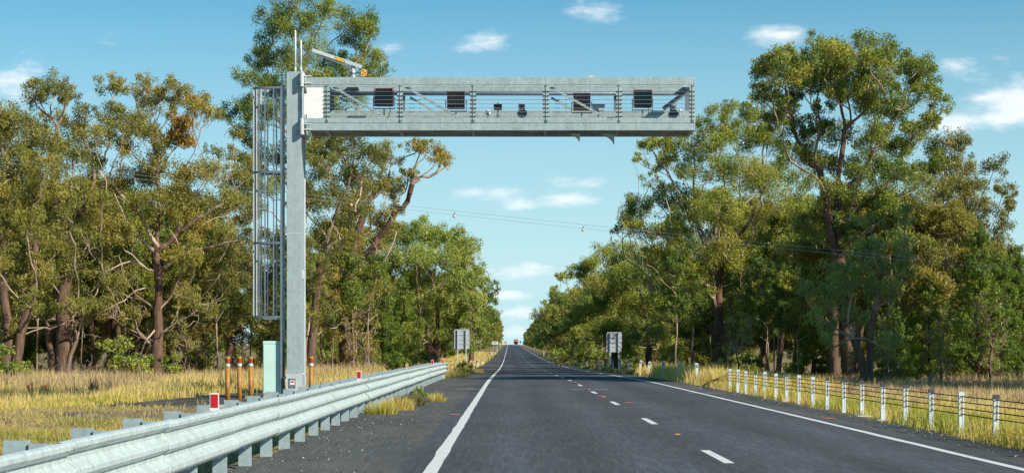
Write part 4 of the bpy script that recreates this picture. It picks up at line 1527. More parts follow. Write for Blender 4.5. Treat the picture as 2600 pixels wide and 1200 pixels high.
class Tree:
    """skeleton of nodes -> tapered tubes; leaf clumps at limb ends -> leaf-sized faces"""

    def __init__(self, seed):
        self.r = np.random.default_rng(seed)
        self.p, self.par, self.len = [], [], []
        self.leaf = []          # (centre, sigma, count, tone)
        self.rbase = .3
        self.rmin, self.pale = {}, set()

    def add(self, p, par, rad=None):
        self.p.append(np.asarray(p, float))
        self.par.append(par)
        self.len.append(0.0 if par < 0 else self.len[par] + float(np.linalg.norm(self.p[-1] - self.p[par])))
        return len(self.p) - 1

    def stem(self, pts, step=.7, wob=.05, start=-1):
        pts = [np.asarray(p, float) for p in pts]
        i = self.add(pts[0], start)
        if start < 0:
            self.stems = getattr(self, 'stems', []) + [i]
        for a, b in zip(pts[:-1], pts[1:]):
            n = max(1, int(np.linalg.norm(b - a) / step))
            for t in range(1, n + 1):
                q = a + (b - a) * t / n
                if t < n:
                    q = q + self.r.normal(0, wob, 3) * (1, 1, .3)
                i = self.add(q, i)
        return i

    def branch(self, pts, r0, r1, pale=True, wob=.05):
        """a limb drawn by hand; its first point is moved to the nearest wood"""
        pts = [np.asarray(p, float) for p in pts]
        i = int(np.argmin(np.linalg.norm(np.array(self.p) - pts[0], axis=1)))
        pts[0] = self.p[i]
        tot = sum(np.linalg.norm(b - a) for a, b in zip(pts[:-1], pts[1:]))
        run = 0.0
        for a, b in zip(pts[:-1], pts[1:]):
            n = max(1, int(np.linalg.norm(b - a) / .4))
            for t in range(1, n + 1):
                q = a + (b - a) * t / n + self.r.normal(0, wob, 3)
                run += np.linalg.norm(b - a) / n
                i = self.add(q, i)
                self.rmin[i] = r0 + (r1 - r0) * run / tot
                if pale:
                    self.pale.add(i)
        return i

    def limb(self, target, minz=0.0, wob=.07):
        P = np.array(self.p)
        v = target - P
        Ld = np.linalg.norm(v, axis=1)
        hxy = np.linalg.norm(v[:, :2], axis=1)
        cost = Ld + .62 * np.array(self.len) + 1.1 * np.maximum(0, .5 * hxy - v[:, 2]) + 50 * (P[:, 2] < minz)
        i = int(np.argmin(cost))
        n0 = P[i]
        pr = self.par[i]
        d0 = unit(n0 - P[pr]) if pr >= 0 else np.array([0, 0, 1.])
        Lx = Ld[i]
        if Lx < .25:
            return i
        dv = unit(target - n0)
        c1 = n0 + unit(d0 * .40 + dv * .8 + (0, 0, .10)) * Lx * .36
        c2 = target - unit(dv * .6 + np.array([0, 0, .75])) * Lx * .28
        n = max(3, int(Lx / .45))
        k = i
        for t in np.linspace(0, 1, n + 1)[1:]:
            q = (1 - t)**3 * n0 + 3 * (1 - t)**2 * t * c1 + 3 * (1 - t) * t * t * c2 + t**3 * target
            if t < 1:
                q = q + self.r.normal(0, wob * min(1, Lx / 3), 3)
            k = self.add(q, k)
        return k

    def clump(self, c, rad, dens=1.0, tone=.4, minz=0.0, flat=.75, twigs=None, leafy=True):
        c = np.asarray(c, float)
        k = self.limb(c - np.array([0, 0, .45 * rad * flat]), minz)
        base = self.p[k]
        n = twigs if twigs is not None else int(6 + 8 * rad)
        for _ in range(n):
            d = unit(self.r.normal(0, 1, 3) + (0, 0, .35))
            tip = c + d * (1, 1, flat) * rad * self.r.uniform(.4, 1.12)
            m = base + (tip - base) * .5 + self.r.normal(0, .1 * rad, 3)
            a = self.add(m, k)
            self.add(tip, a)
            if leafy:
                share = rad * rad * dens / n * self.r.uniform(.25, 1.75)
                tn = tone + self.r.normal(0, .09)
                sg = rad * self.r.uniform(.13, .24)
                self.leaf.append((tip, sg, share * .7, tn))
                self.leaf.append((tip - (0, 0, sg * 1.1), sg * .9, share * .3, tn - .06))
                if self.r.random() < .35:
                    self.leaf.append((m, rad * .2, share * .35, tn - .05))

    def dead(self, c, spread=.6, n=5):
        k = self.limb(np.asarray(c, float))
        for _ in range(n):
            q = self.p[k]
            i = k
            d = unit(self.r.normal(0, 1, 3))
            for _ in range(3):
                d = unit(d + self.r.normal(0, .45, 3))
                q = q + d * spread * .33
                i = self.add(q, i)

    # -- meshes
    def wood(self, pale_r=.16, palegain=1.0):
        P = np.array(self.p)
        par = np.array(self.par)
        n = len(P)
        ex = 2.15
        acc = np.zeros(n)
        rad = np.zeros(n)
        tip = .011
        for i in range(n - 1, -1, -1):
            rad[i] = tip if acc[i] == 0 else acc[i] ** (1 / ex)
            if par[i] >= 0:
                acc[par[i]] += rad[i] ** ex
        rb = max(rad[s] for s in self.stems)
        f = (rad - tip) / max(1e-3, rb - tip)
        rad = tip + (self.rbase - tip) * (.40 * f + .60 * f ** 2.4)
        rad = np.maximum(rad, tip)
        for i_, q_ in self.rmin.items():
            rad[i_] = max(rad[i_], q_)
        # a little flare at the foot
        z0 = P[self.stems[0]][2]
        rad *= 1 + .45 * np.exp(-np.maximum(0, P[:, 2] - z0) / .35) * (rad > .06)
        D = np.zeros((n, 3))
        has = par >= 0
        D[has] = unit(P[has] - P[par[has]])
        D[~has] = (0, 0, 1)
        ref = np.where(np.abs(D[:, 2:3]) < .9, np.array([[0, 0, 1.]]), np.array([[1., 0, 0]]))
        s = unit(np.cross(D, ref))
        t = np.cross(s, D)
        V, Fs, T = [], [], []
        off = 0
        E = np.nonzero(has)[0]
        big = np.maximum(rad[E], 0)
        for lo, hi, sides in ((.07, 9, 9), (.025, .07, 5), (0, .025, 3)):
            e = E[(big >= lo) & (big < hi)]
            if not len(e):
                continue
            a = np.arange(sides) * 2 * math.pi / sides
            ca, sa = np.cos(a)[None, :, None], np.sin(a)[None, :, None]
            pa = par[e]
            ra = np.minimum(rad[pa], rad[e] * 1.35)
            main = (rad[pa] < rad[e] * 1.5)
            sA = np.where(main[:, None], s[pa], s[e])
            tA = np.where(main[:, None], t[pa], t[e])
            # keep the ring order consistent between both ends
            sw = (np.sum(sA * s[e], 1) < .6)
            sA[sw], tA[sw] = s[e][sw], t[e][sw]
            r0 = P[pa][:, None] + (sA[:, None] * ca + tA[:, None] * sa) * ra[:, None, None]
            r1 = P[e][:, None] + (s[e][:, None] * ca + t[e][:, None] * sa) * rad[e][:, None, None]
            V.append(np.concatenate([r0, r1], 1).reshape(-1, 3))
            tn = np.clip(1 - rad[e] / pale_r, 0, 1) * palegain
            tn = np.where(np.isin(e, list(self.pale)), 1.5, tn)
            T.append(np.repeat(tn, 2 * sides))
            b = off + np.arange(len(e))[:, None] * 2 * sides
            i = np.arange(sides)[None, :]
            j = (i + 1) % sides
            Fs.append(np.stack([b + i, b + j, b + sides + j, b + sides + i], -1).reshape(-1, 4))
            off += len(e) * 2 * sides
        return np.concatenate(V), Fs, np.concatenate(T)

    def leaves(self, per=260, ln=.25, wd=.095, droop=.8, up=False, outward=0.0):
        C, T = [], []
        for (c, sg, cnt, tone) in self.leaf:
            k = int(cnt * per + self.r.random())
            if k < 1:
                continue
            q = self.r.normal(0, 1, (k, 3))
            q *= (np.minimum(1, 1.9 / (np.linalg.norm(q, axis=1) + 1e-6)))[:, None]
            C.append(c + q * sg * (1, 1, .8))
            T.append(np.full(k, tone) + self.r.normal(0, .065, k))
        C = np.concatenate(C)
        T = np.clip(np.concatenate(T), 0.02, .98)
        n = len(C)
        ax = unit(self.r.normal(0, .75, (n, 3)) + np.array([0, 0, droop if up else -droop]))
        w = unit(np.cross(ax, self.r.normal(0, 1, (n, 3))))
        L_ = ln * self.r.uniform(.6, 1.25, n)[:, None]
        W_ = wd * self.r.uniform(.7, 1.2, n)[:, None]
        a = C - ax * L_ * .5
        b = C + ax * L_ * .5
        mid = C - ax * L_ * .08
        V = np.stack([a + w * W_ * .55, a - w * W_ * .55, b], 1).reshape(-1, 3)
        F = np.arange(3 * n).reshape(-1, 3)
        return V, F, np.repeat(T, 3)


def finish(tree, name, lmat, wmat, leafkw, pale=.16, palegain=1.0):
    Vw, Fw, Tw = tree.wood(pale, palegain)
    wm = np_mesh(name + '_trunk', Vw, Fw, Tw, True)
    wm.materials.append(M[wmat])
    lm = None
    if tree.leaf:
        Vl, Fl, Tl = tree.leaves(**leafkw)
        lm = np_mesh(name + '_crown', Vl, [Fl], Tl)
        lm.materials.append(M[lmat])
    return wm, lm


def place(kind, meshes, loc, label, cat, group=None, rz=0.0, sc=1.0, sz=1.0):
    t = thing(kind, label, cat, loc, group)
    t.rotation_euler = (0, 0, rz)
    t.scale = (sc, sc, sc * sz)
    wm, lm = meshes[0], meshes[1]
    link('trunk', wm, t)
    if lm is not None:
        link('crown' if kind != 'shrub' else 'foliage', lm, t)
    for extra in meshes[2:]:
        link('mistletoe', extra, t)
    return t


# ---- single trees drawn from the photograph: clump centres at their real distance
def hero(kind, label, seed, Y, stems, clumps, rbase, lmat='leaf_olive', dens=1.0, tone=.4, depth=.8, fill=.55, dead=(), group=None, minz=2.0, leafkw=None, ochre=(), wmat='bark', palegain=1.0, limbs=()):
    tr = Tree(seed)
    r = tr.r
    bx = at(stems[0][0][0], 0, Y)[0]
    bg = float(gz(bx, Y))
    tr.rbase = rbase

    def W(px, py, dy=0.0):
        x, y, z = at(px, py, Y)
        return np.array([x - bx, dy, z - bg])
    for si, s in enumerate(stems):
        pts = [W(px, py, .25 * si * (-1)**si) for px, py in s]
        pts[0][2] = -.15
        tr.stem(pts, wob=.04)
    for path, r0, r1, pale in limbs:
        dy = -r.uniform(.3, 1.2)
        pts = [W(px, py, dy * q / (len(path) - 1)) for q, (px, py) in enumerate(path)]
        e_ = tr.branch(pts, r0, r1, pale)
        if pale:
            for _ in range(4):
                tr.dead(tr.p[e_ - int(r.integers(0, 3))] + r.normal(0, .35, 3), .9, 3)
                for z_ in range(len(tr.p) - 10, len(tr.p)):
                    tr.pale.add(z_)
    k = Y / FPX
    cl = []
    for c in clumps:
        px, py, rp = c[:3]
        tn = c[3] if len(c) > 3 else tone
        rad = rp * k * 1.22
        ext = depth * 2.0
        p = W(px, py, r.normal(0, ext))
        cl.append((p, rad, tn))
        for _ in range(int(fill * 1.7 + r.random()) if rp > 21 else 0):
            q = W(px + r.normal(0, rp * .8), py + abs(r.normal(0, rp * .8)) - rp * .1, r.normal(0, ext * 1.5))
            cl.append((q, rad * r.uniform(.7, .95), tn - .03))
    zmid = np.mean([c[0][2] for c in cl])
    ax = np.array(tr.p)
    cl.sort(key=lambda c: np.min(np.linalg.norm(ax - c[0], axis=1)))
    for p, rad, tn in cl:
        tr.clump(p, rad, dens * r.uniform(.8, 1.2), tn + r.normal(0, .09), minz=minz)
    for px, py in dead:
        tr.dead(W(px, py, -r.uniform(.3, 1.6)), spread=1.0, n=4)
    kw = dict(per=1120, ln=.155, wd=.052)
    kw.update(leafkw or {})
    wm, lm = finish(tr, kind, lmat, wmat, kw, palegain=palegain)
    extra = []
    if ochre:
        for qi, (px, py, rp) in enumerate(ochre):
            t2 = Tree(seed + 1 + qi)
            c = W(px, py, -1.0)
            for _ in range(14):
                d = unit(r.normal(0, 1, 3))
                t2.leaf.append((c + d * rp * k * r.uniform(.2, .8), rp * k * .3, (rp * k)**2 * .1, .5 + r.normal(0, .12)))
            V_, F_, T_ = t2.leaves(per=1100, ln=.26, wd=.07, droop=1.2)
            em = np_mesh('mistletoe', V_, [F_], T_)
            em.materials.append(M['leaf_ochre'])
            extra.append(em)
    return place(kind, [wm, lm] + extra, (bx, Y, bg), label, 'tree', group)


GL, GR = 'trees along the left forest edge', 'trees along the right forest edge'
hero('eucalyptus_tree', 'thick-trunked eucalyptus with gnarled dead limbs and brown mistletoe at left', 11, 108,
     [[(396, 951), (400, 860), (403, 760), (400, 690), (394, 640), (400, 560)], ],
     [(285, 222, 34), (330, 228, 30), (355, 210, 34), (400, 245, 28), (445, 222, 32), (480, 238, 30), (512, 262, 28), (540, 292, 26), (320, 300, 36), (365, 330, 38), (300, 370, 42), (410, 350, 34),
      (410, 420, 44), (350, 440, 46), (285, 460, 48), (470, 450, 44), (530, 430, 40), (540, 500, 44), (430, 520, 46), (360, 530, 44), (250, 560, 46), (310, 590, 40), (490, 580, 44), (560, 590, 44),
      (260, 660, 40), (340, 670, 34), (470, 660, 40), (530, 680, 40), (450, 740, 34), (520, 760, 36), (310, 740, 36), (350, 800, 30)],
       .36, 'leaf_olive', 1.0, .5, 1.0, .55, dead=[(300, 690), (330, 700), (310, 650), (280, 700), (420, 620), (350, 780), (370, 850), (360, 900), (300, 720), (345, 760), (360, 820), (250, 640), (370, 600), (480, 720), (560, 700), (620, 690), (385, 860)], group=GL, limbs=[([(395, 650), (362, 605), (325, 560), (300, 500)], .10, .03, True), ([(395, 690), (335, 662), (275, 690), (235, 745)], .075, .02, True), ([(398, 720), (345, 735), (300, 772), (262, 792)], .075, .02, True), ([(400, 780), (445, 748), (495, 762), (545, 785)], .07, .02, True),
            ([(398, 650), (450, 592), (505, 556), (570, 515)], .17, .05, False), ([(400, 690), (475, 645), (560, 622), (635, 612)], .13, .03, False), ([(392, 830), (366, 872), (356, 935)], .07, .02, True), ([(400, 620), (352, 540), (290, 470), (225, 410), (185, 350)], .12, .04, True), ([(400, 600), (410, 500), (402, 420)], .15, .05, False)], ochre=[(500, 268, 26), (470, 320, 34), (478, 362, 30), (452, 345, 24)])
hero('eucalyptus_tree', 'dark-trunked spreading eucalyptus left of the gnarled tree', 12, 103,
     [[(160, 960), (162, 880), (158, 800), (165, 720), (180, 640)], [(172, 960), (182, 900), (205, 830), (225, 760)]],
     [(110, 240, 32), (150, 222, 30), (195, 255, 32), (235, 268, 30), (130, 300, 38), (200, 325, 40), (255, 330, 32), (160, 390, 44), (225, 420, 44), (130, 470, 46), (200, 500, 48), (150, 560, 48), (220, 600, 42), (120, 640, 46),
      (180, 680, 44), (235, 700, 38), (130, 740, 40), (200, 780, 34), (100, 800, 34), (265, 780, 30)],
       .40, 'leaf_olive', 1.0, .5, 1.0, .55, dead=[(240, 640), (100, 700), (220, 850)], group=GL)
hero('eucalyptus_tree', 'dense olive eucalyptus cut by the left picture edge', 13, 97,
     [[(18, 950), (20, 860), (10, 760), (0, 680), (10, 600)], [(30, 950), (55, 850), (80, 740)]],
     [(-10, 290, 40), (30, 310, 40), (72, 325, 40), (108, 352, 36), (30, 380, 50), (90, 410, 46), (130, 440, 36), (-30, 420, 50), (20, 470, 50), (80, 500, 50), (-20, 540, 50), (35, 560, 54), (100, 585, 46), (20, 650, 50), (80, 690, 46), (30, 760, 44), (105, 770, 36),
      (20, 840, 32), (-40, 650, 50), (-40, 760, 50)],
     .42, 'leaf_olive', 1.35, .5, 1.0, .6, group=GL)
hero('eucalyptus_tree', 'slender pale-limbed eucalyptus with open crown left of the ladder cage', 14, 120,
     [[(585, 940), (586, 820), (583, 700), (590, 600), (600, 480)]],
     [(600, 335, 20, .6), (572, 385, 26, .55), (622, 405, 26, .5), (590, 450, 34), (560, 520, 40), (625, 540, 40), (590, 600, 44), (640, 640, 44), (560, 650, 40), (610, 700, 44), (655, 740, 44), (580, 770, 42), (640, 800, 38), (600, 850, 30), (690, 700, 40), (690, 800, 40), (700, 610, 36)],
     .17, 'leaf_olive', 1.0, .45, 1.0, .7, group=GL)
hero('eucalyptus_tree', 'tallest eucalyptus rising above the gantry column into the sky', 15, 126,
     [[(748, 960), (750, 760), (752, 560), (760, 400), (768, 280), (775, 150)], ],
     [(690, 30, 44), (735, -10, 46), (785, -20, 46), (825, 30, 40), (880, 40, 38), (920, 55, 38), (940, 95, 28), (900, 105, 36), (680, 80, 40), (740, 70, 46), (800, 80, 40), (670, 145, 36), (720, 140, 40), (815, 140, 38), (880, 155, 36), (925, 165, 34), (965, 180, 24), (640, 205, 34),
      (690, 215, 40), (745, 200, 36), (800, 200, 38), (860, 200, 36), (620, 270, 36), (665, 290, 40), (715, 300, 42), (620, 340, 36), (650, 385, 40), (700, 380, 40), (620, 450, 36), (660, 480, 38), (780, 280, 40), (840, 270, 36), (900, 250, 36), (700, 470, 36), (640, 520, 34), (820, 350, 40), (770, 380, 40)],
     .42, 'leaf_green', 1.2, .5, .7, .22, group=GL, minz=6)
hero('eucalyptus_tree', 'leaning pinkish-trunked eucalyptus just right of the gantry column', 16, 108,
     [[(786, 985), (790, 900), (800, 780), (815, 650), (845, 565), (885, 470), (900, 400)], [(780, 985), (778, 900), (786, 800)]],
     [(800, 380, 36), (850, 365, 34), (900, 370, 36), (940, 385, 32), (800, 440, 40), (860, 430, 42), (915, 440, 38), (800, 510, 42), (860, 500, 42), (810, 580, 42), (790, 650, 36), (860, 580, 38), (800, 720, 34), (840, 660, 32), (790, 800, 30), (850, 790, 30)],
     .26, 'leaf_olive', 1.1, .46, .8, .6, group=GL, palegain=1.3)
hero('eucalyptus_tree', 'multi-stemmed eucalyptus with a long bare branch reaching right over the road', 17, 116,
     [[(866, 950), (868, 840), (866, 740), (862, 640), (866, 540), (880, 450)], [(878, 950), (882, 820), (890, 700), (905, 600), (930, 520), (960, 480)], [(890, 950), (898, 840), (912, 720), (925, 660)], [(884, 950), (884, 840), (880, 700), (882, 600)]],
     [(1118, 398, 24, .62), (1085, 380, 28, .66), (1060, 372, 22, .6), (1130, 420, 14, .6), (1030, 440, 24), (1000, 470, 28), (960, 400, 30), (990, 380, 24, .3), (965, 460, 34), (920, 470, 38), (1000, 530, 26), (940, 540, 36), (880, 520, 38), (900, 610, 38), (850, 600, 36), (955, 610, 34), (930, 680, 32), (870, 690, 32), (840, 720, 30), (905, 760, 28), (960, 700, 30), (850, 850, 24)],
     .30, 'leaf_olive', 1.05, .48, .8, .45, group=GL, palegain=1.3, dead=[(1000, 560), (960, 640)])
hero('eucalyptus_tree', 'round bright green tree crowding the left roadside behind the first sign', 18, 175,
     [[(1108, 905), (1106, 850), (1112, 790), (1100, 720), (1090, 650)], [(1100, 905), (1085, 830), (1060, 760)]],
     [(960, 612, 36), (1010, 598, 36), (1060, 588, 38), (1110, 596, 38), (1150, 608, 34), (1182, 632, 28), (1195, 662, 26), (1135, 655, 42), (1075, 655, 42), (1005, 665, 42), (1190, 702, 32), (1150, 720, 42), (1090, 730, 42), (1030, 745, 40), (1200, 760, 30), (1155, 790, 38), (1090, 800, 40), (1205, 815, 26), (1050, 830, 36), (1140, 850, 32),
      (940, 680, 40), (930, 760, 40), (950, 840, 40), (1052, 560, 12), (1075, 554, 9), (1150, 578, 10), (1176, 588, 10), (1000, 800, 38), (1180, 860, 26), (1000, 870, 34)],
     .40, 'leaf_bright', 1.55, .42, 1.6, .8, group=GL, leafkw=dict(per=560, ln=.21, wd=.078))
hero('eucalyptus_tree', 'green tree leaning over the left road edge beyond the bright round tree', 19, 250,
     [[(1196, 900), (1200, 850), (1208, 800), (1215, 760)]],
     [(1198, 715, 16), (1225, 722, 20), (1250, 718, 13), (1262, 735, 9), (1240, 755, 20), (1212, 765, 24), (1250, 795, 17), (1225, 805, 24), (1212, 845, 22), (1190, 800, 24), (1240, 840, 17), (1256, 770, 10)],
     .35, 'leaf_green', 1.5, .4, 1.5, .9, group=GL, leafkw=dict(per=300, ln=.29, wd=.11))
# right side
hero('eucalyptus_tree', 'tallest eucalyptus of the right forest with a broad domed crown', 21, 106,
     [[(2160, 972), (2152, 860), (2138, 720), (2126, 580), (2128, 450), (2145, 330)], [(2118, 972), (2116, 820), (2120, 660), (2100, 540), (2080, 420)]],
     [(1965, 150, 30), (2010, 132, 34), (2060, 122, 36), (2115, 124, 36), (2165, 130, 34), (2215, 138, 34), (2262, 160, 34), (2030, 165, 36), (2090, 150, 40), (2140, 155, 40), (2235, 180, 38), (2290, 195, 36), (2180, 215, 40), (2010, 210, 34), (2090, 205, 40), (2310, 150, 30), (2345, 190, 32), (2370, 225, 26), (2385, 270, 28), (1945, 185, 28), (1932, 160, 24), (1935, 225, 26), (1955, 258, 26), (1995, 175, 36), (2060, 165, 40), (2130, 170, 42), (2200, 185, 42), (2265, 205, 38), (2320, 240, 36), (2372, 310, 26),
      (1960, 225, 24), (2040, 235, 32, .25), (2110, 250, 36), (2190, 260, 42), (2265, 285, 40), (2330, 320, 34), (2150, 330, 44), (2230, 345, 42), (2295, 375, 38), (2080, 320, 34), (2190, 420, 44), (2260, 440, 42), (2120, 410, 40), (2060, 400, 36), (2170, 500, 44), (2100, 490, 40), (2250, 520, 40), (2060, 560, 38), (2140, 590, 40), (2210, 590, 36), (2010, 270, 32), (2030, 330, 34), (2000, 380, 34), (2330, 420, 36), (2310, 470, 36)],
     .33, 'leaf_green', 1.15, .62, .9, .62, group=GR, minz=5)
hero('eucalyptus_tree', 'eucalyptus with long limbs sweeping out to the right sky', 22, 114,
     [[(2310, 962), (2312, 860), (2325, 760), (2352, 680), (2380, 600)]],
     [(2395, 370, 34), (2360, 385, 36), (2425, 405, 34), (2395, 410, 36), (2440, 435, 34), (2475, 455, 34), (2512, 490, 26), (2545, 500, 14), (2495, 525, 30), (2530, 538, 18), (2450, 500, 42), (2395, 470, 42), (2350, 430, 38), (2340, 510, 42), (2400, 550, 44), (2460, 570, 42), (2515, 575, 32), (2340, 590, 42), (2290, 560, 40), (2430, 640, 44), (2490, 640, 40), (2370, 660, 42), (2300, 650, 40), (2420, 720, 42), (2340, 740, 40), (2480, 720, 40), (2550, 690, 36), (2540, 640, 32)],
     .30, 'leaf_olive', 1.1, .54, .9, .6, group=GR, minz=3)
hero('eucalyptus_tree', 'blue-green leaved young eucalyptus with forked pale trunk behind the rope barrier', 23, 86,
     [[(2205, 985), (2212, 880), (2222, 790), (2235, 720), (2250, 650)], [(2198, 985), (2190, 920), (2165, 860), (2150, 820)]],
     [(2135, 745, 44), (2085, 780, 36), (2170, 800, 34), (2230, 690, 40), (2280, 640, 38), (2205, 630, 36), (2255, 740, 36), (2115, 690, 36), (2060, 740, 30), (2160, 700, 36), (2290, 700, 34), (2120, 830, 26), (2280, 560, 34), (2220, 560, 30), (2100, 870, 26), (2245, 870, 30)],
     .16, 'leaf_blue', 1.05, .68, .6, .3, group=GR, leafkw=dict(per=980, ln=.155, wd=.056))
hero('eucalyptus_tree', 'big dark-trunked eucalyptus with spreading forks left of the tallest right tree', 24, 128,
     [[(1830, 945), (1828, 840), (1824, 740), (1830, 680), (1850, 620), (1880, 560)], [(1826, 800), (1810, 700), (1790, 640), (1770, 560), (1760, 480)]],
     [(1842, 282, 34), (1785, 300, 30), (1900, 300, 34), (1930, 260, 30), (1740, 330, 28, .55), (1690, 365, 30, .55), (1650, 372, 26, .55), (1625, 392, 16, .5), (1700, 400, 24), (1810, 350, 40), (1870, 360, 42), (1930, 340, 40), (1980, 300, 34), (1640, 470, 22, .4), (1760, 420, 42), (1830, 440, 46), (1900, 440, 46), (1970, 420, 44), (2030, 440, 40), (1680, 500, 40), (1620, 530, 34), (1735, 500, 44), (1560, 586, 12, .2), (1600, 575, 26),
      (1650, 590, 40), (1720, 590, 46), (1800, 540, 46), (1880, 540, 48), (1960, 520, 46), (2020, 540, 42), (1680, 660, 42), (1750, 660, 44), (1830, 640, 44), (1910, 640, 46), (1980, 630, 44), (2040, 640, 40), (1640, 650, 30), (1700, 730, 38), (1780, 740, 38), (1890, 730, 42), (1960, 730, 42), (2020, 740, 40), (1930, 810, 36), (1990, 820, 36), (1740, 800, 32)],
     .36, 'leaf_green', 1.15, .52, 1.0, .65, group=GR, minz=3, dead=[(1660, 700), (1690, 730), (1710, 690), (1650, 740), (1630, 590), (1620, 450), (1880, 700), (1780, 780)], limbs=[([(1815, 720), (1740, 700), (1690, 695), (1645, 735)], .09, .02, True), ([(1800, 640), (1720, 610), (1640, 590), (1570, 590)], .10, .02, True), ([(1850, 620), (1905, 560), (1935, 480)], .16, .06, False), ([(1820, 690), (1765, 560), (1700, 450), (1655, 390)], .11, .02, True)])
hero('eucalyptus_tree', 'rounded green tree behind the right-hand sign', 25, 182,
     [[(1650, 930), (1648, 860), (1640, 790), (1620, 720)], [(1560, 930), (1562, 860), (1556, 790)]],
     [(1470, 685, 20), (1500, 672, 26), (1532, 645, 30), (1572, 632, 32), (1612, 640, 34), (1545, 690, 36), (1600, 700, 40), (1650, 690, 40), (1500, 722, 30), (1560, 760, 40), (1620, 770, 42), (1680, 770, 40), (1500, 790, 36), (1460, 752, 20), (1540, 830, 40), (1600, 850, 36), (1660, 850, 36), (1480, 845, 30), (1690, 700, 40), (1580, 890, 26), (1700, 850, 34)],
     .34, 'leaf_green', 1.4, .5, 1.4, .7, group=GR, leafkw=dict(per=560, ln=.21, wd=.078))
hero('eucalyptus_tree', 'grey thinly leaved tree top standing out on the right roadside', 26, 265,
     [[(1440, 912), (1438, 850), (1430, 790), (1425, 740)]],
     [(1420, 708, 14, .7), (1440, 698, 15, .7), (1402, 738, 15, .65), (1385, 770, 12, .6), (1428, 755, 24), (1462, 765, 26), (1402, 790, 22), (1440, 815, 28), (1478, 825, 24), (1402, 838, 26), (1450, 865, 24), (1385, 835, 18)],
     .30, 'leaf_green', 1.35, .42, 1.3, .9, group=GR, leafkw=dict(per=300, ln=.29, wd=.11))


# ---- kinds used many times
def generic_euc(seed, H, Wd, n, rb, lo=.35, lmat='leaf_green', dens=1.2, tone=.42, per=880, ln=.19, wd=.07):
    tr = Tree(seed)
    r = tr.r
    tr.rbase = rb
    lean = r.normal(0, .04, 2) * H
    top = (lean[0], lean[1], H * .72)
    tr.stem([(0, 0, -.2), (lean[0] * .2 + r.normal(0, .1), lean[1] * .2, H * .2), (lean[0] * .5, lean[1] * .5 + r.normal(0, .15), H * .45), top], wob=.05)
    cl = []
    for i in range(n):
        h = r.uniform(lo, .97)
        prof_ = math.sin(math.pi * min(1, max(.12, (h - lo + .1) / (1.08 - lo)))) ** .6
        a = r.uniform(0, 2 * math.pi)
        rr = Wd * .5 * prof_ * math.sqrt(r.uniform(.08, 1))
        cl.append((np.array([rr * math.cos(a) + lean[0] * h, rr * math.sin(a) + lean[1] * h, H * h]), r.uniform(.07, .12) * H * .9))
    cl.sort(key=lambda c: np.linalg.norm(c[0][:2]))
    for p, rad in cl:
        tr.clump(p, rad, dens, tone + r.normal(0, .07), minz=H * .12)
    return finish(tr, 'generic', lmat, 'bark', dict(per=per, ln=ln, wd=wd))


def cypress(seed, H, Wd, rb=.13, lo=.12, tone=.45):
    tr = Tree(seed)
    r = tr.r
    tr.rbase = rb
    tr.stem([(0, 0, -.2), (r.normal(0, .08), r.normal(0, .08), H * .5), (0, 0, H * .97)], step=.4, wob=.02)
    n = int(44 * H / 7)
    for i in range(n):
        h = lo + (1 - lo) * (i / n) ** .9
        rr = Wd * .5 * ((1 - h) ** .75 * .95 + .08) * r.uniform(.45, 1.1)
        a = i * 2.399 + r.normal(0, .4)
        p = np.array([rr * math.cos(a), rr * math.sin(a), H * h])
        tr.clump(p, .34 + .45 * Wd / 3 * (1.1 - h), 1.6, tone + r.normal(0, .09), minz=H * .05, flat=1.25, twigs=5)
    return finish(tr, 'cypress', 'leaf_cypress', 'bark_dark', dict(per=560, ln=.17, wd=.05, droop=.7, up=True), palegain=.3)


def bush(seed, H, Wd, lmat, tone, dens=1.6, ln=.16, wd=.06):
    tr = Tree(seed)
    r = tr.r
    tr.rbase = .035 + H * .01
    tr.stem([(0, 0, -.1), (r.normal(0, .05), r.normal(0, .05), H * .35)], step=.25, wob=.03)
    for i in range(int(9 + Wd * 5)):
        a, rr = r.uniform(0, 2 * math.pi), Wd * .42 * math.sqrt(r.random())
        h = r.uniform(.15, .92) * (1 - .35 * (rr / (Wd * .5)) ** 2)
        tr.clump(np.array([rr * math.cos(a), rr * math.sin(a), H * h]), r.uniform(.12, .2) * (H + Wd) * .55, dens, tone + r.normal(0, .08), twigs=5)
    return finish(tr, 'bush', lmat, 'bark', dict(per=700, ln=ln, wd=wd, droop=.2))


E = [generic_euc(101, 12, 8, 40, .20, .16), generic_euc(102, 14, 7, 42, .22, .2, 'leaf_olive', 1.2, .5), generic_euc(103, 10, 7, 36, .16, .10, 'leaf_olive', 1.3, .45),
     generic_euc(104, 11, 6, 36, .14, .08, 'leaf_green', 1.3, .38), generic_euc(105, 13, 9, 44, .22, .14, 'leaf_green', 1.2, .5), generic_euc(106, 9, 6, 32, .12, .06, 'leaf_bright', 1.3, .38)]
E += [generic_euc(107, 13, 7, 30, .2, .42, 'leaf_olive', 1.2, .48), generic_euc(108, 12, 7.5, 30, .18, .40, 'leaf_green', 1.2, .42), generic_euc(109, 9, 2.8, 11, .06, .55, 'leaf_green', 1.1, .4)]
EN = ['eucalyptus', 'tall olive eucalyptus', 'bushy olive eucalyptus', 'slim dark green eucalyptus', 'broad eucalyptus', 'light green eucalyptus', 'high-crowned olive eucalyptus', 'high-crowned green eucalyptus', 'pole-thin eucalyptus']
CY = [cypress(201, 7.5, 3.3), cypress(202, 6.2, 3.7, .11, .08, .55), cypress(203, 8.4, 3.1, .13, .16, .45)]
SH = [bush(301, 2.2, 2.2, 'leaf_bright', .5), bush(302, 1.5, 1.7, 'leaf_olive', .45), bush(303, 2.8, 2.2, 'leaf_cypress', .6), bush(304, 1.2, 1.5, 'leaf_bright', .35)]


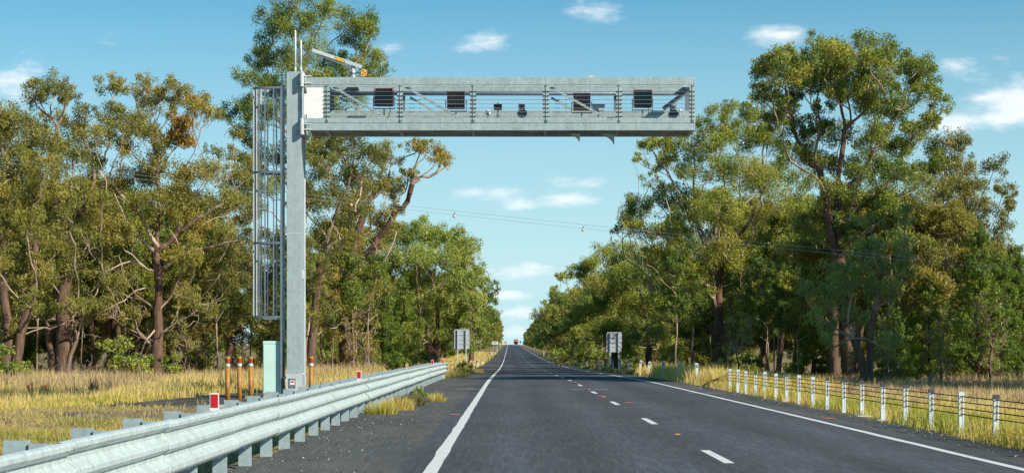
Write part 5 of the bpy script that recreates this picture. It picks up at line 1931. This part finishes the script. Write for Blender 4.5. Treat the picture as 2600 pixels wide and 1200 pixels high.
def sapling(seed, H):
    tr = Tree(seed)
    r = tr.r
    tr.rbase = .07
    tr.stem([(0, 0, -.1), (r.normal(0, .2), r.normal(0, .2), H * .5), (r.normal(0, .3), r.normal(0, .3), H * .8)], step=.4, wob=.06)
    for i in range(12):
        a, rr = r.uniform(0, 2 * math.pi), H * .17 * math.sqrt(r.random())
        tr.clump(np.array([rr * math.cos(a), rr * math.sin(a), H * r.uniform(.35, .97)]), r.uniform(.3, .55), .9, .5 + r.normal(0, .08), minz=H * .1)
    for i in range(4):
        a = r.uniform(0, 6.28)
        tr.dead(np.array([math.cos(a) * .6, math.sin(a) * .6, H * r.uniform(.2, .5)]), .5, 3)
    return finish(tr, 'sapling', 'leaf_olive', 'bark', dict(per=300, ln=.2, wd=.07), pale=.06)


SA = [sapling(401, 4.5), sapling(402, 5.5), sapling(403, 3.6)]

pr = np.random.default_rng(55)


def put(kind, proto, x, Y, label, group, sc=1.0, sz=1.0, cat='tree'):
    return place(kind, proto, (x, Y, float(gz(x, Y)) - .02), label, cat, group, pr.uniform(0, 6.28), sc, sz)


# cypress pines that can be picked out
for px, Y, i, sc, lab in ((1025, 142, 1, 1.05, 'bushy cypress pine in front of the bright round tree at left'), (972, 136, 2, .82, 'dark narrow cypress pine left of the bushy one near the sign'),
                          (2585, 104, 2, .82, 'tall cypress pine at the right picture edge'), (2535, 101, 0, .92, 'lime green cypress pine second from the right picture edge'), (2483, 99, 2, .92, 'straight thin-trunked cypress pine with bare lower stem at far right'),
                          (2430, 112, 1, 1.0, 'pale cypress pine behind the sweeping-limbed eucalyptus'), (2360, 104, 1, .92, 'young cypress pine left of the thin-trunked one'), (2300, 108, 0, .8, 'small cypress pine right of the blue-green eucalyptus'),
                          (2060, 112, 1, .7, 'low cypress pine under the tallest right tree'), (2265, 97, 1, .62, 'drooping cypress pine beside the forked pale trunk'), (700, 128, 0, .8, 'cypress pine behind the mint cabinet')):
    x = at(px, 0, Y)[0]
    put('cypress_pine', CY[i], x, Y, lab, 'cypress pines', sc)
for px, Y, i, sc, lab in ((1012, 92, 2, .62, 'bright green upright bush behind the guardrail'), (322, 103, 0, 1.25, 'light green bush in front of the gnarled tree'), (435, 106, 0, .85, 'small light green bush right of the gnarled trunk'),
                          (18, 92, 0, 1.0, 'weeping green bush at the left picture edge'), (905, 112, 1, .9, 'low olive bush beside the multi-stemmed trunks'), (1690, 150, 3, 1.3, 'yellow-green bush in shade near the right sign'), (2395, 100, 3, .8, 'small green bush beside the far right trunks'),
                          (1835, 86, 1, .8, 'rounded grassy bush at the end of the rope barrier')):
    x = at(px, 0, Y)[0]
    put('shrub', SH[i], x, Y, lab, None, sc, cat='shrub')

LANDM = [(-999, 90, 'the left-edge tree'), (90, 250, 'the dark-trunked left tree'), (250, 520, 'the gnarled tree'), (520, 680, 'the ladder cage'), (680, 800, 'the gantry column'), (800, 960, 'the multi-stemmed tree'), (960, 1480, 'the bright round tree'),
         (1480, 1720, 'the right-hand sign'), (1720, 1950, 'the forked dark tree'), (1950, 2200, 'the tallest right tree'), (2200, 2300, 'the young blue-green tree'), (2300, 2480, 'the sweeping-limbed tree'), (2480, 9999, 'the right-edge cypress pines')]
ROWN = ['first', 'second', 'third', 'fourth', 'fifth', 'sixth']


def landmark(px):
    return next(n for a, b, n in LANDM if a <= px < b)


def nth(k):
    return '%d%s' % (k, 'th' if 10 <= k % 100 <= 20 else {1: 'st', 2: 'nd', 3: 'rd'}.get(k % 10, 'th'))


# the rest of the forest: rows behind the front trees, then both roadsides to the crest
cnt = 0
ROWS = []
for side in (-1, 1):
    for row in range(6):
        for i in range(9):
            Y = 116 + row * 11 + pr.uniform(-4, 4) if side < 0 else 108 + row * 12 + pr.uniform(-4, 4)
            edge = (18 if side < 0 else 15) + max(0, 3 - row) * 1.0
            span = .30 * Y - edge
            X = side * (edge + (i + pr.uniform(.1, .9)) / 9 * (span + 6))
            if side < 0 and row > 2 and i == 0:
                X += 3
            ROWS.append((side, X, Y, row))
for side, X, Y, row in ROWS:
    i = int(pr.choice([6, 7, 6, 7, 1])) if row < 3 else int(pr.integers(0, 6))
    H = [12, 14, 10, 11, 13, 9, 13, 12, 9][i]
    px = X / Y * FPX + VPX
    # keep below the skyline seen in the photograph
    sky = np.interp(px, [0, 60, 200, 550, 640, 760, 960, 1100, 1200, 1480, 1600, 1750, 1950, 2300, 2450, 2560, 2700], [400, 430, 430, 470, 420, 380, 560, 600, 720, 720, 600, 440, 350, 470, 560, 640, 650])
    hmax = EYE + (VPY - sky) / FPX * Y - float(gz(X, Y))
    sc = min(1.15, hmax / H) * pr.uniform(.78, 1.0)
    if sc < .3:
        continue
    put('eucalyptus_tree', E[i], X, Y, '%s in %s row behind %s' % (EN[i], ROWN[row], landmark(px)), 'woodland trees on the %s' % ('left' if side < 0 else 'right'), sc)
# the forest goes on past the right picture edge; these throw the shade across the road
for x, Y, i, sc in ((29.0, 70, 1, 1.75), (34, 75, 4, 1.8), (30, 79, 1, 1.7)):
    put('eucalyptus_tree', E[i], x, Y, 'tall eucalyptus past the right picture edge shading the road', 'trees past the right edge', sc)
# thin trunks and saplings in the shade at the forest front
for side in (-1, 1):
    for i in range(16):
        Y = pr.uniform(100, 132) if side < 0 else pr.uniform(92, 128)
        px = pr.uniform(20, 980) if side < 0 else pr.uniform(1720, 2590)
        x = at(px, 0, Y)[0]
        if side < 0 and px > 690 and px < 800:
            continue
        put('sapling', SA[i % 3], x, Y, 'thin sapling shaded at the forest front by %s' % landmark(px), 'saplings at the %s forest front' % ('left' if side < 0 else 'right'), pr.uniform(.7, 1.15))
    for i in range(26):
        Y = pr.uniform(108, 140) if side < 0 else pr.uniform(106, 138)
        px = pr.uniform(20, 960) if side < 0 else pr.uniform(1700, 2590)
        x = at(px, 0, Y)[0]
        put('sapling', E[8], x, Y, 'pole-thin dark trunk in the forest front by %s' % landmark(px), 'pole-thin trunks on the %s' % ('left' if side < 0 else 'right'), pr.uniform(.55, .85))
    for i in range(12):
        Y = pr.uniform(102, 150)
        px = pr.uniform(0, 1000) if side < 0 else pr.uniform(1650, 2600)
        x = at(px, 0, Y)[0]
        if (side > 0 and x < 12) or (side < 0 and x > -14):
            continue
        put('shrub', SH[int(pr.integers(0, 4))], x, Y, 'understorey shrub in the shade near %s' % landmark(px), 'understorey shrubs on the %s' % ('left' if side < 0 else 'right'), pr.uniform(.6, 1.1), cat='shrub')
# roadsides running to the crest
for side in (-1, 1):
    Y = 205 if side < 0 else 200
    kk = 0
    while Y < 1650:
        edge = np.interp(Y, [150, 250, 400, 800, 1200, 1700], [11.5, 12, 12, 10, 9, 8.5]) if side < 0 else np.interp(Y, [150, 250, 400, 800, 1200, 1700], [13, 12.5, 12.5, 12.5, 13, 14])
        kk += 1
        for row in range(3 if Y < 420 else 2):
            X = side * (edge + row * 6 + pr.uniform(-1, 1.5)) - (0 if side < 0 else 0)
            yy = Y + pr.uniform(-4, 4)
            i = int(pr.integers(0, 6))
            H = [12, 14, 10, 11, 13, 9][i]
            px = X / yy * FPX + VPX
            sky = np.interp(px, [1150, 1200, 1230, 1260, 1280, 1290, 1325, 1340, 1370, 1400, 1450, 1480], [690, 730, 770, 810, 845, 862, 858, 835, 800, 770, 730, 690])
            hmax = EYE + (VPY - sky) / FPX * yy - float(gz(X, yy))
            sc = np.clip(hmax / H, .55, 1.35) * pr.uniform(.85, 1.0)
            put('eucalyptus_tree', E[i], X, yy, '%s, %s towards the crest, %s row of %s tree line' % (EN[i], nth(kk), ('front', 'middle', 'rear')[row], 'left' if side < 0 else 'right'), 'tree line to the crest on the %s' % ('left' if side < 0 else 'right'), float(sc))
        for q in range(2):
            X = side * (edge - 1.5 + pr.uniform(-.8, 6))
            i = int(pr.integers(0, 4))
            put('shrub', SH[i], X, Y + pr.uniform(-5, 5), 'shrub below the %s tree towards the crest, %s tree line' % (nth(kk), 'left' if side < 0 else 'right'), 'shrubs under the %s tree line' % ('left' if side < 0 else 'right'), pr.uniform(.8, 1.5), cat='shrub')
        Y *= 1.065
        Y += 2

# fallen timber on the forest floor
for j, (px, Y, L_, lab) in enumerate(((230, 100, 4.5, 'arched dead branch lying in dry grass below the left trees'), (2360, 84, 1.2, 'grey broken stump in dry weeds behind the rope barrier'), (330, 104, 3.0, 'pale fallen log at the foot of the gnarled tree'))):
    x = at(px, 0, Y)[0]
    g = float(gz(x, Y))
    tr = Tree(500 + j)
    tr.rbase = .09 if j != 1 else .08
    if j == 0:
        tr.stem([(-L_ / 2, 0, 0), (-L_ * .2, .2, .55), (L_ * .15, .1, .6), (L_ / 2, 0, .1)], step=.3, wob=.05)
        for q in range(5):
            tr.dead(np.array([tr.r.uniform(-1.5, 1.5), .2, 1.0]), .7, 3)
    elif j == 1:
        tr.stem([(0, 0, -.1), (.05, 0, .55), (.16, 0, .75)], step=.2, wob=.02)
        tr.dead(np.array([.2, 0, .9]), .2, 2)
    else:
        tr.stem([(-L_ / 2, 0, .12), (0, .1, .16), (L_ / 2, 0, .1)], step=.4, wob=.03)
        tr.dead(np.array([.6, .1, .6]), .5, 3)
    wm, _ = finish(tr, 'log', 'leaf_olive', 'bark', {}, pale=.3)
    wm.materials.clear()
    wm.materials.append(M['deadwood'])
    o = link('fallen_branch' if j != 1 else 'tree_stump', wm)
    o.location = (x, Y, g)
    tag(o, lab, 'log' if j != 1 else 'stump')


# ------------------------------------------------------------------ grasses
def blades(X, Y, h, w, tone, lean=.35, seed=0, zoff=0.0):
    r = np.random.default_rng(seed)
    n = len(X)
    g = gz(X, Y) + zoff - .02
    a = r.uniform(0, 2 * math.pi, n)
    ln_ = np.abs(r.normal(0, lean, n)) * h
    dx, dy = np.cos(a) * ln_, np.sin(a) * ln_
    b = r.uniform(0, 2 * math.pi, n)
    wx, wy = np.cos(b) * w * .5, np.sin(b) * w * .5
    p0 = np.stack([X - wx, Y - wy, g], -1)
    p1 = np.stack([X + wx, Y + wy, g], -1)
    mx, my, mz = X + dx * .35, Y + dy * .35, g + h * .6
    p2 = np.stack([mx + wx * .8, my + wy * .8, mz], -1)
    p3 = np.stack([mx - wx * .8, my - wy * .8, mz], -1)
    p4 = np.stack([X + dx, Y + dy, g + h * np.sqrt(np.maximum(.1, 1 - np.minimum(.9, (ln_ / h)**2)))], -1)
    V = np.stack([p0, p1, p2, p3, p4], 1).reshape(-1, 3)
    i = np.arange(n) * 5
    return V, np.stack([i, i + 1, i + 2, i + 3], -1), np.stack([i + 3, i + 2, i + 4], -1), np.repeat(tone, 5)


def noise2(x, y, s, seed=0):
    """cheap smooth value noise 0..1"""
    r = np.random.default_rng(seed)
    T = r.random((64, 64))
    u, v = x / s, y / s
    iu, iv = np.floor(u).astype(int), np.floor(v).astype(int)
    fu, fv = u - iu, v - iv
    fu, fv = fu * fu * (3 - 2 * fu), fv * fv * (3 - 2 * fv)
    A = T[iu % 64, iv % 64]
    B = T[(iu + 1) % 64, iv % 64]
    C_ = T[iu % 64, (iv + 1) % 64]
    D_ = T[(iu + 1) % 64, (iv + 1) % 64]
    return (A * (1 - fu) + B * fu) * (1 - fv) + (C_ * (1 - fu) + D_ * fu) * fv


def grass_field(name, label, sampler, n, hfun, tonefun, mat, per=7, spread=.10, w=(.010, .018), lean=.35, seed=0, keep=None, zoff=0.0):
    r = np.random.default_rng(seed)
    X, Y = sampler(r, n)
    if keep is not None:
        k = keep(X, Y, r)
        X, Y = X[k], Y[k]
    h = hfun(X, Y, r)
    tn = tonefun(X, Y, r)
    m = len(X)
    X = np.repeat(X, per) + r.normal(0, spread, m * per)
    Y = np.repeat(Y, per) + r.normal(0, spread, m * per)
    h = np.repeat(h, per) * r.uniform(.55, 1.15, m * per)
    tn = np.clip(np.repeat(tn, per) + r.normal(0, .10, m * per), .02, .98)
    ww = r.uniform(w[0], w[1], m * per) * (1 + np.maximum(0, Y - 45) / 55)
    V, Q, T3, TN = blades(X, Y, h, ww, tn, lean, seed + 1, zoff)
    o = link(name, np_mesh(name, V, [Q, T3], TN), None, M[mat])
    tag(o, label, 'grass', kind='stuff')
    return o


def in_poly(X, Y, P):
    c = np.zeros(len(X), bool)
    j = len(P) - 1
    for i in range(len(P)):
        xi, yi = P[i]
        xj, yj = P[j]
        c ^= ((yi > Y) != (yj > Y)) & (X < (xj - xi) * (Y - yi) / (yj - yi + 1e-9) + xi)
        j = i
    return c


PAD = [(-9.9, 46.5), (-3.3, 45), (-3.25, 70), (-7.6, 69)]
PATH = [(-10.2, 36.8), (-7.2, 35.6), (-5.2, 38.5), (-4.6, 44.6), (-6.2, 45.6), (-9.4, 43)]


def left_s(r, n):
    Y = 43 + 77 * r.random(n) ** .9
    e = 3.5
    X = -(e + (np.maximum(1.5, .285 * Y - e)) * r.random(n))
    return X, Y


def keep_left(X, Y, r):
    p = np.ones(len(X))
    p[in_poly(X, Y, PAD)] = .015
    inp = in_poly(X, Y, PATH)
    p[inp] = np.where(noise2(X[inp], Y[inp], .9, 3) > .62, .8, .04)
    bare = (noise2(X, Y, 2.3, 5) > .55) & (Y < 44)
    p[bare] *= .15
    return r.random(len(X)) < p


grass_field('verge_grass', 'yellow-green grass over the left verge behind the guardrail', left_s, 14000,
            lambda X, Y, r: np.interp(Y, [14, 44, 60, 80, 120], [.14, .17, .40, .50, .45]) * (.28 + 1.25 * noise2(X, Y, 2.1, 9) ** 1.2),
            lambda X, Y, r: np.interp(Y, [14, 30, 45, 60, 80, 120], [.56, .58, .56, .68, .82, .86]) + .5 * (noise2(X, Y, 2.2, 11) - .5),
            'grass_dry', 6, .10, (.011, .019), .42, 21, keep_left)


def near_s(r, n):
    Y = 12 + 33 * r.random(n) ** .7
    return -(3.5 + np.maximum(1.5, .285 * Y - 3.5) * r.random(n)), Y


grass_field('flattened_grass', 'short flattened straw and green tufts on the near left verge', near_s, 7500,
            lambda X, Y, r: .07 + .22 * noise2(X, Y, 1.3, 9) ** 1.5,
            lambda X, Y, r: .62 + .75 * (noise2(X, Y, 1.5, 11) - .55),
            'grass_dry', 7, .07, (.008, .014), 1.1, 121,
            lambda X, Y, r: keep_left(X, Y, r) & (r.random(len(X)) < .25 + 1.1 * noise2(X, Y, 1.9, 51)))
grass_field('flattened_grass', 'brown dead stems lying over the near left verge', near_s, 5000,
            lambda X, Y, r: .10 + .10 * r.random(len(X)), lambda X, Y, r: .55 + .3 * noise2(X, Y, 1.5, 52), 'weed_dry', 6, .12, (.006, .011), 2.2, 123, lambda X, Y, r: ~in_poly(X, Y, PAD))
# grey-brown dry weeds further back on the left
grass_field('dry_weeds', 'grey-brown dry weeds between the left verge and the trees', lambda r, n: (-(6 + 32 * r.random(n) ** .8), 62 + 62 * r.random(n)), 8000,
            lambda X, Y, r: .45 + .5 * noise2(X, Y, 2.5, 12), lambda X, Y, r: .35 + .5 * noise2(X, Y, 3.3, 13), 'weed_dry', 7, .16, (.012, .02), .5, 23,
            lambda X, Y, r: (np.abs(X) < .30 * Y) & (noise2(X, Y, 4.0, 14) > .34) & ~in_poly(X, Y, PAD))
# left roadside strip running away to the crest: golden
grass_field('roadside_grass', 'golden dry grass on the left roadside running to the crest', lambda r, n: (-(3.5 + 8.5 * r.random(n)), 70 + 430 * r.random(n) ** 1.6), 5500,
            lambda X, Y, r: .28 + .35 * noise2(X, Y, 4, 15), lambda X, Y, r: .66 + .25 * noise2(X, Y, 5, 16), 'grass_dry', 6, .22, (.02, .03), .45, 25)


def right_s(r, n):
    Y = 18 + 84 * r.random(n) ** .9
    X = 6.9 + (np.maximum(1.2, .285 * Y - 6.5)) * r.random(n) ** 1.15
    return X, Y


grass_field('barrier_grass', 'green and straw grass growing around the rope barrier posts', right_s, 11000,
            lambda X, Y, r: np.interp(X, [6.9, 7.2, 8.2, 12, 25], [.16, .36, .42, .34, .3]) * (.6 + .8 * noise2(X, Y, 1.7, 31)),
            lambda X, Y, r: np.interp(X, [6.9, 8, 10, 13, 25], [.50, .34, .42, .8, .9]) + .5 * (noise2(X, Y, 2.0, 32) - .5) + np.interp(Y, [20, 45, 70, 100], [-.06, .05, .25, .3]),
            'grass_dry', 7, .10, (.010, .017), .45, 33,
            lambda X, Y, r: (r.random(len(X)) < np.interp(X, [6.9, 7.1, 7.5, 40], [.3, .65, 1, .9])) & ~((Y > 35) & (Y < 60) & (X < 7.25) & (noise2(X, Y, 1.5, 34) < .62)))
grass_field('verge_weeds', 'purple-brown dry weeds behind the rope barrier below the right trees', lambda r, n: (10 + 24 * r.random(n), 48 + 78 * r.random(n)), 7500,
            lambda X, Y, r: .35 + .4 * noise2(X, Y, 2.5, 35), lambda X, Y, r: .2 + .5 * noise2(X, Y, 3.3, 36), 'weed_dry', 7, .16, (.012, .02), .5, 37, lambda X, Y, r: (X < .30 * Y) & (noise2(X, Y, 3.0, 38) > .3))
grass_field('tall_grass', 'tall straw-coloured grass beyond the end of the rope barrier', lambda r, n: (7.3 + 4.5 * r.random(n), 68 + 46 * r.random(n)), 2600,
            lambda X, Y, r: .55 + .35 * noise2(X, Y, 2.5, 39), lambda X, Y, r: .58 + .3 * noise2(X, Y, 3.3, 40), 'grass_dry', 8, .14, (.012, .02), .4, 41)
grass_field('roadside_grass', 'shade-coloured green-brown grass on the right roadside running to the crest', lambda r, n: (7.2 + 9 * r.random(n), 108 + 420 * r.random(n) ** 1.5), 5000,  # tree shade over this verge is put into the dark blade colour
            lambda X, Y, r: .18 + .25 * noise2(X, Y, 4, 42), lambda X, Y, r: .15 + .5 * noise2(X, Y, 5, 43), 'weed_shade_green', 6, .22, (.02, .03), .45, 44)


# plants one can point at
def tuft(kind, label, x, Y, h, rad, nb, tone, mat='grass_dry', seed=0, group=None, lean=.45, w=.012):
    r = np.random.default_rng(seed)
    a, q = r.uniform(0, 6.283, nb), rad * np.sqrt(r.random(nb))
    X, Yv = x + q * np.cos(a), Y + q * np.sin(a)
    hh = h * r.uniform(.5, 1.1, nb) * (1 - .4 * (q / rad)**2)
    V, Q, T3, TN = blades(X, Yv, hh, np.full(nb, w), np.clip(tone + r.normal(0, .15, nb), .02, .98), lean, seed)
    g = float(gz(x, Y))
    V = V - np.array([x, Y, g])
    o = link(kind, np_mesh(kind, V, [Q, T3], TN), None, M[mat])
    o.location = (x, Y, g)
    tag(o, label, 'plant', group)
    return o


for j, (px, py, h, rad, nb, tn, lab) in enumerate((
        (965, 1050, .38, .34, 420, .42, 'green and straw grass tuft against the guardrail, nearest the camera'), (1010, 1040, .42, .36, 460, .68, 'straw grass tuft against the guardrail right of the green one'),
        (1110, 1018, .34, .22, 260, .55, 'small lone grass tuft standing on the left shoulder'), (1130, 958, .42, .5, 300, .72, 'straw tuft under the far guardrail'),
        (1185, 945, .5, .45, 320, .5, 'green grass tuft beyond the guardrail end'), (1215, 940, .45, .35, 220, .4, 'last green tuft on the shoulder beyond the guardrail'),
        (1155, 950, .55, .6, 360, .62, 'mixed tuft at the guardrail end'))):
    Y = EYE * FPX / (py - VPY) * (1 if py > 1000 else 1.08)
    x = (px - VPX) / FPX * Y
    tuft('grass_tuft', lab, x, Y, h, rad, nb, tn, 'grass_dry', 600 + j, 'tufts along the guardrail')
for px, py, h, rad, nb, tn, lab, j in ((1035, 1030, .5, .38, 420, .5, 'brown twiggy dead weed between the guardrail tufts', 0), (1165, 954, .6, .6, 380, .5, 'tangled brown weed at the guardrail end', 1)):
    Y = EYE * FPX / (py - VPY)
    tuft('dead_weed', lab, (px - VPX) / FPX * Y, Y, h, rad, nb, tn, 'weed_shade_green', 640 + j, None, .7, .012)
# leafy bush pushing out under the rail
for px, py, sc, i, lab in ((1062, 1020, .36, 3, 'bright green leafy weed under the guardrail'), (1175, 950, .6, 1, 'twiggy olive bush at the guardrail end')):
    Y = EYE * FPX / (py - VPY)
    x = (px - VPX) / FPX * Y
    put('shrub', SH[i], x, Y, lab, None, sc, cat='shrub')
for px, Y, lab, j in ((75, 66, 'dark red dock seed head at the far left', 0), (112, 67, 'dark red dock seed head second from the left', 1), (237, 63, 'tallest dark red dock seed head in the dry grass', 2)):
    x = at(px, 0, Y)[0]
    tuft('dock_plant', lab, x, Y, .85 if j == 2 else .65, .11, 90, .4, 'weed_red', 700 + j, 'dock plants', .14, .022)
# pale slab half hidden in the grass behind the barrier
cx_, cy_ = at(2455, 0, 34.5)[0], 34.5
g = float(gz(cx_, cy_))
m = MB()
o_ = [(-.42, 0), (.42, 0), (.40, .16), (.24, .23), (-.1, .27), (-.33, .24), (-.41, .14)]
m.prism([(cx_ + u, g - .05 + v_) for u, v_ in o_], 'y', cy_ - .1, cy_ + .35)
o = m.build('culvert_headwall', M['concrete'])
tag(o, 'pale concrete culvert headwall half hidden in grass behind the barrier', 'headwall')

# ------------------------------------------------------------------ loose stones and litter
r = np.random.default_rng(91)


def pebbles(name, label, X, Y, size, mat, cat):
    n = len(X)
    base = np.array([[1, 0, 0], [0, 1, 0], [-1, 0, 0], [0, -1, 0], [0, 0, .7], [0, 0, -.4]])
    sc = size[:, None, None] * r.uniform(.6, 1.3, (n, 6, 1))
    ang = r.uniform(0, 6.28, n)
    c, s = np.cos(ang), np.sin(ang)
    P = base[None] * sc
    Q = np.stack([P[..., 0] * c[:, None] - P[..., 1] * s[:, None], P[..., 0] * s[:, None] + P[..., 1] * c[:, None], P[..., 2]], -1)
    Q += np.stack([X, Y, prof(Y) + .004], -1)[:, None]
    f = np.array([[0, 1, 4], [1, 2, 4], [2, 3, 4], [3, 0, 4], [1, 0, 5], [2, 1, 5], [3, 2, 5], [0, 3, 5]])
    F = (f[None] + 6 * np.arange(n)[:, None, None]).reshape(-1, 3)
    o = link(name, np_mesh(name, Q.reshape(-1, 3), [F]), None, M[mat])
    tag(o, label, cat, kind='stuff')


n = 2600
pebbles('gravel', 'loose dark stones scattered on the left shoulder under the guardrail', -1.5 - 1.75 * r.random(n) ** .6, 9 + 50 * r.random(n) ** 1.3, .006 + .016 * r.random(n) ** 3, 'shoulder', 'gravel')
n = 420
pebbles('gravel', 'pale stones and dry leaves scattered on the left shoulder', -1.3 - 1.9 * r.random(n) ** .7, 9 + 45 * r.random(n) ** 1.2, .006 + .018 * r.random(n) ** 3, 'stone', 'gravel')
n = 700
pebbles('gravel', 'loose stones along the right shoulder edge', 6.3 + .75 * r.random(n), 16 + 60 * r.random(n), .006 + .014 * r.random(n) ** 2, 'stone', 'gravel')


# ------------------------------------------------------------------ look-alikes take their place in the row into the label
same = {}
for o in bpy.data.objects:
    if o.parent is None and o.get('label') and o.get('group'):
        same.setdefault(o['label'], []).append(o)
for lab, obs in same.items():
    if len(obs) > 1 and len(lab.split()) <= 13:
        obs.sort(key=lambda o: o.location.x / max(1.0, o.location.y))
        for k, o in enumerate(obs):
            o['label'] = '%s, %s from left' % (lab, nth(k + 1))
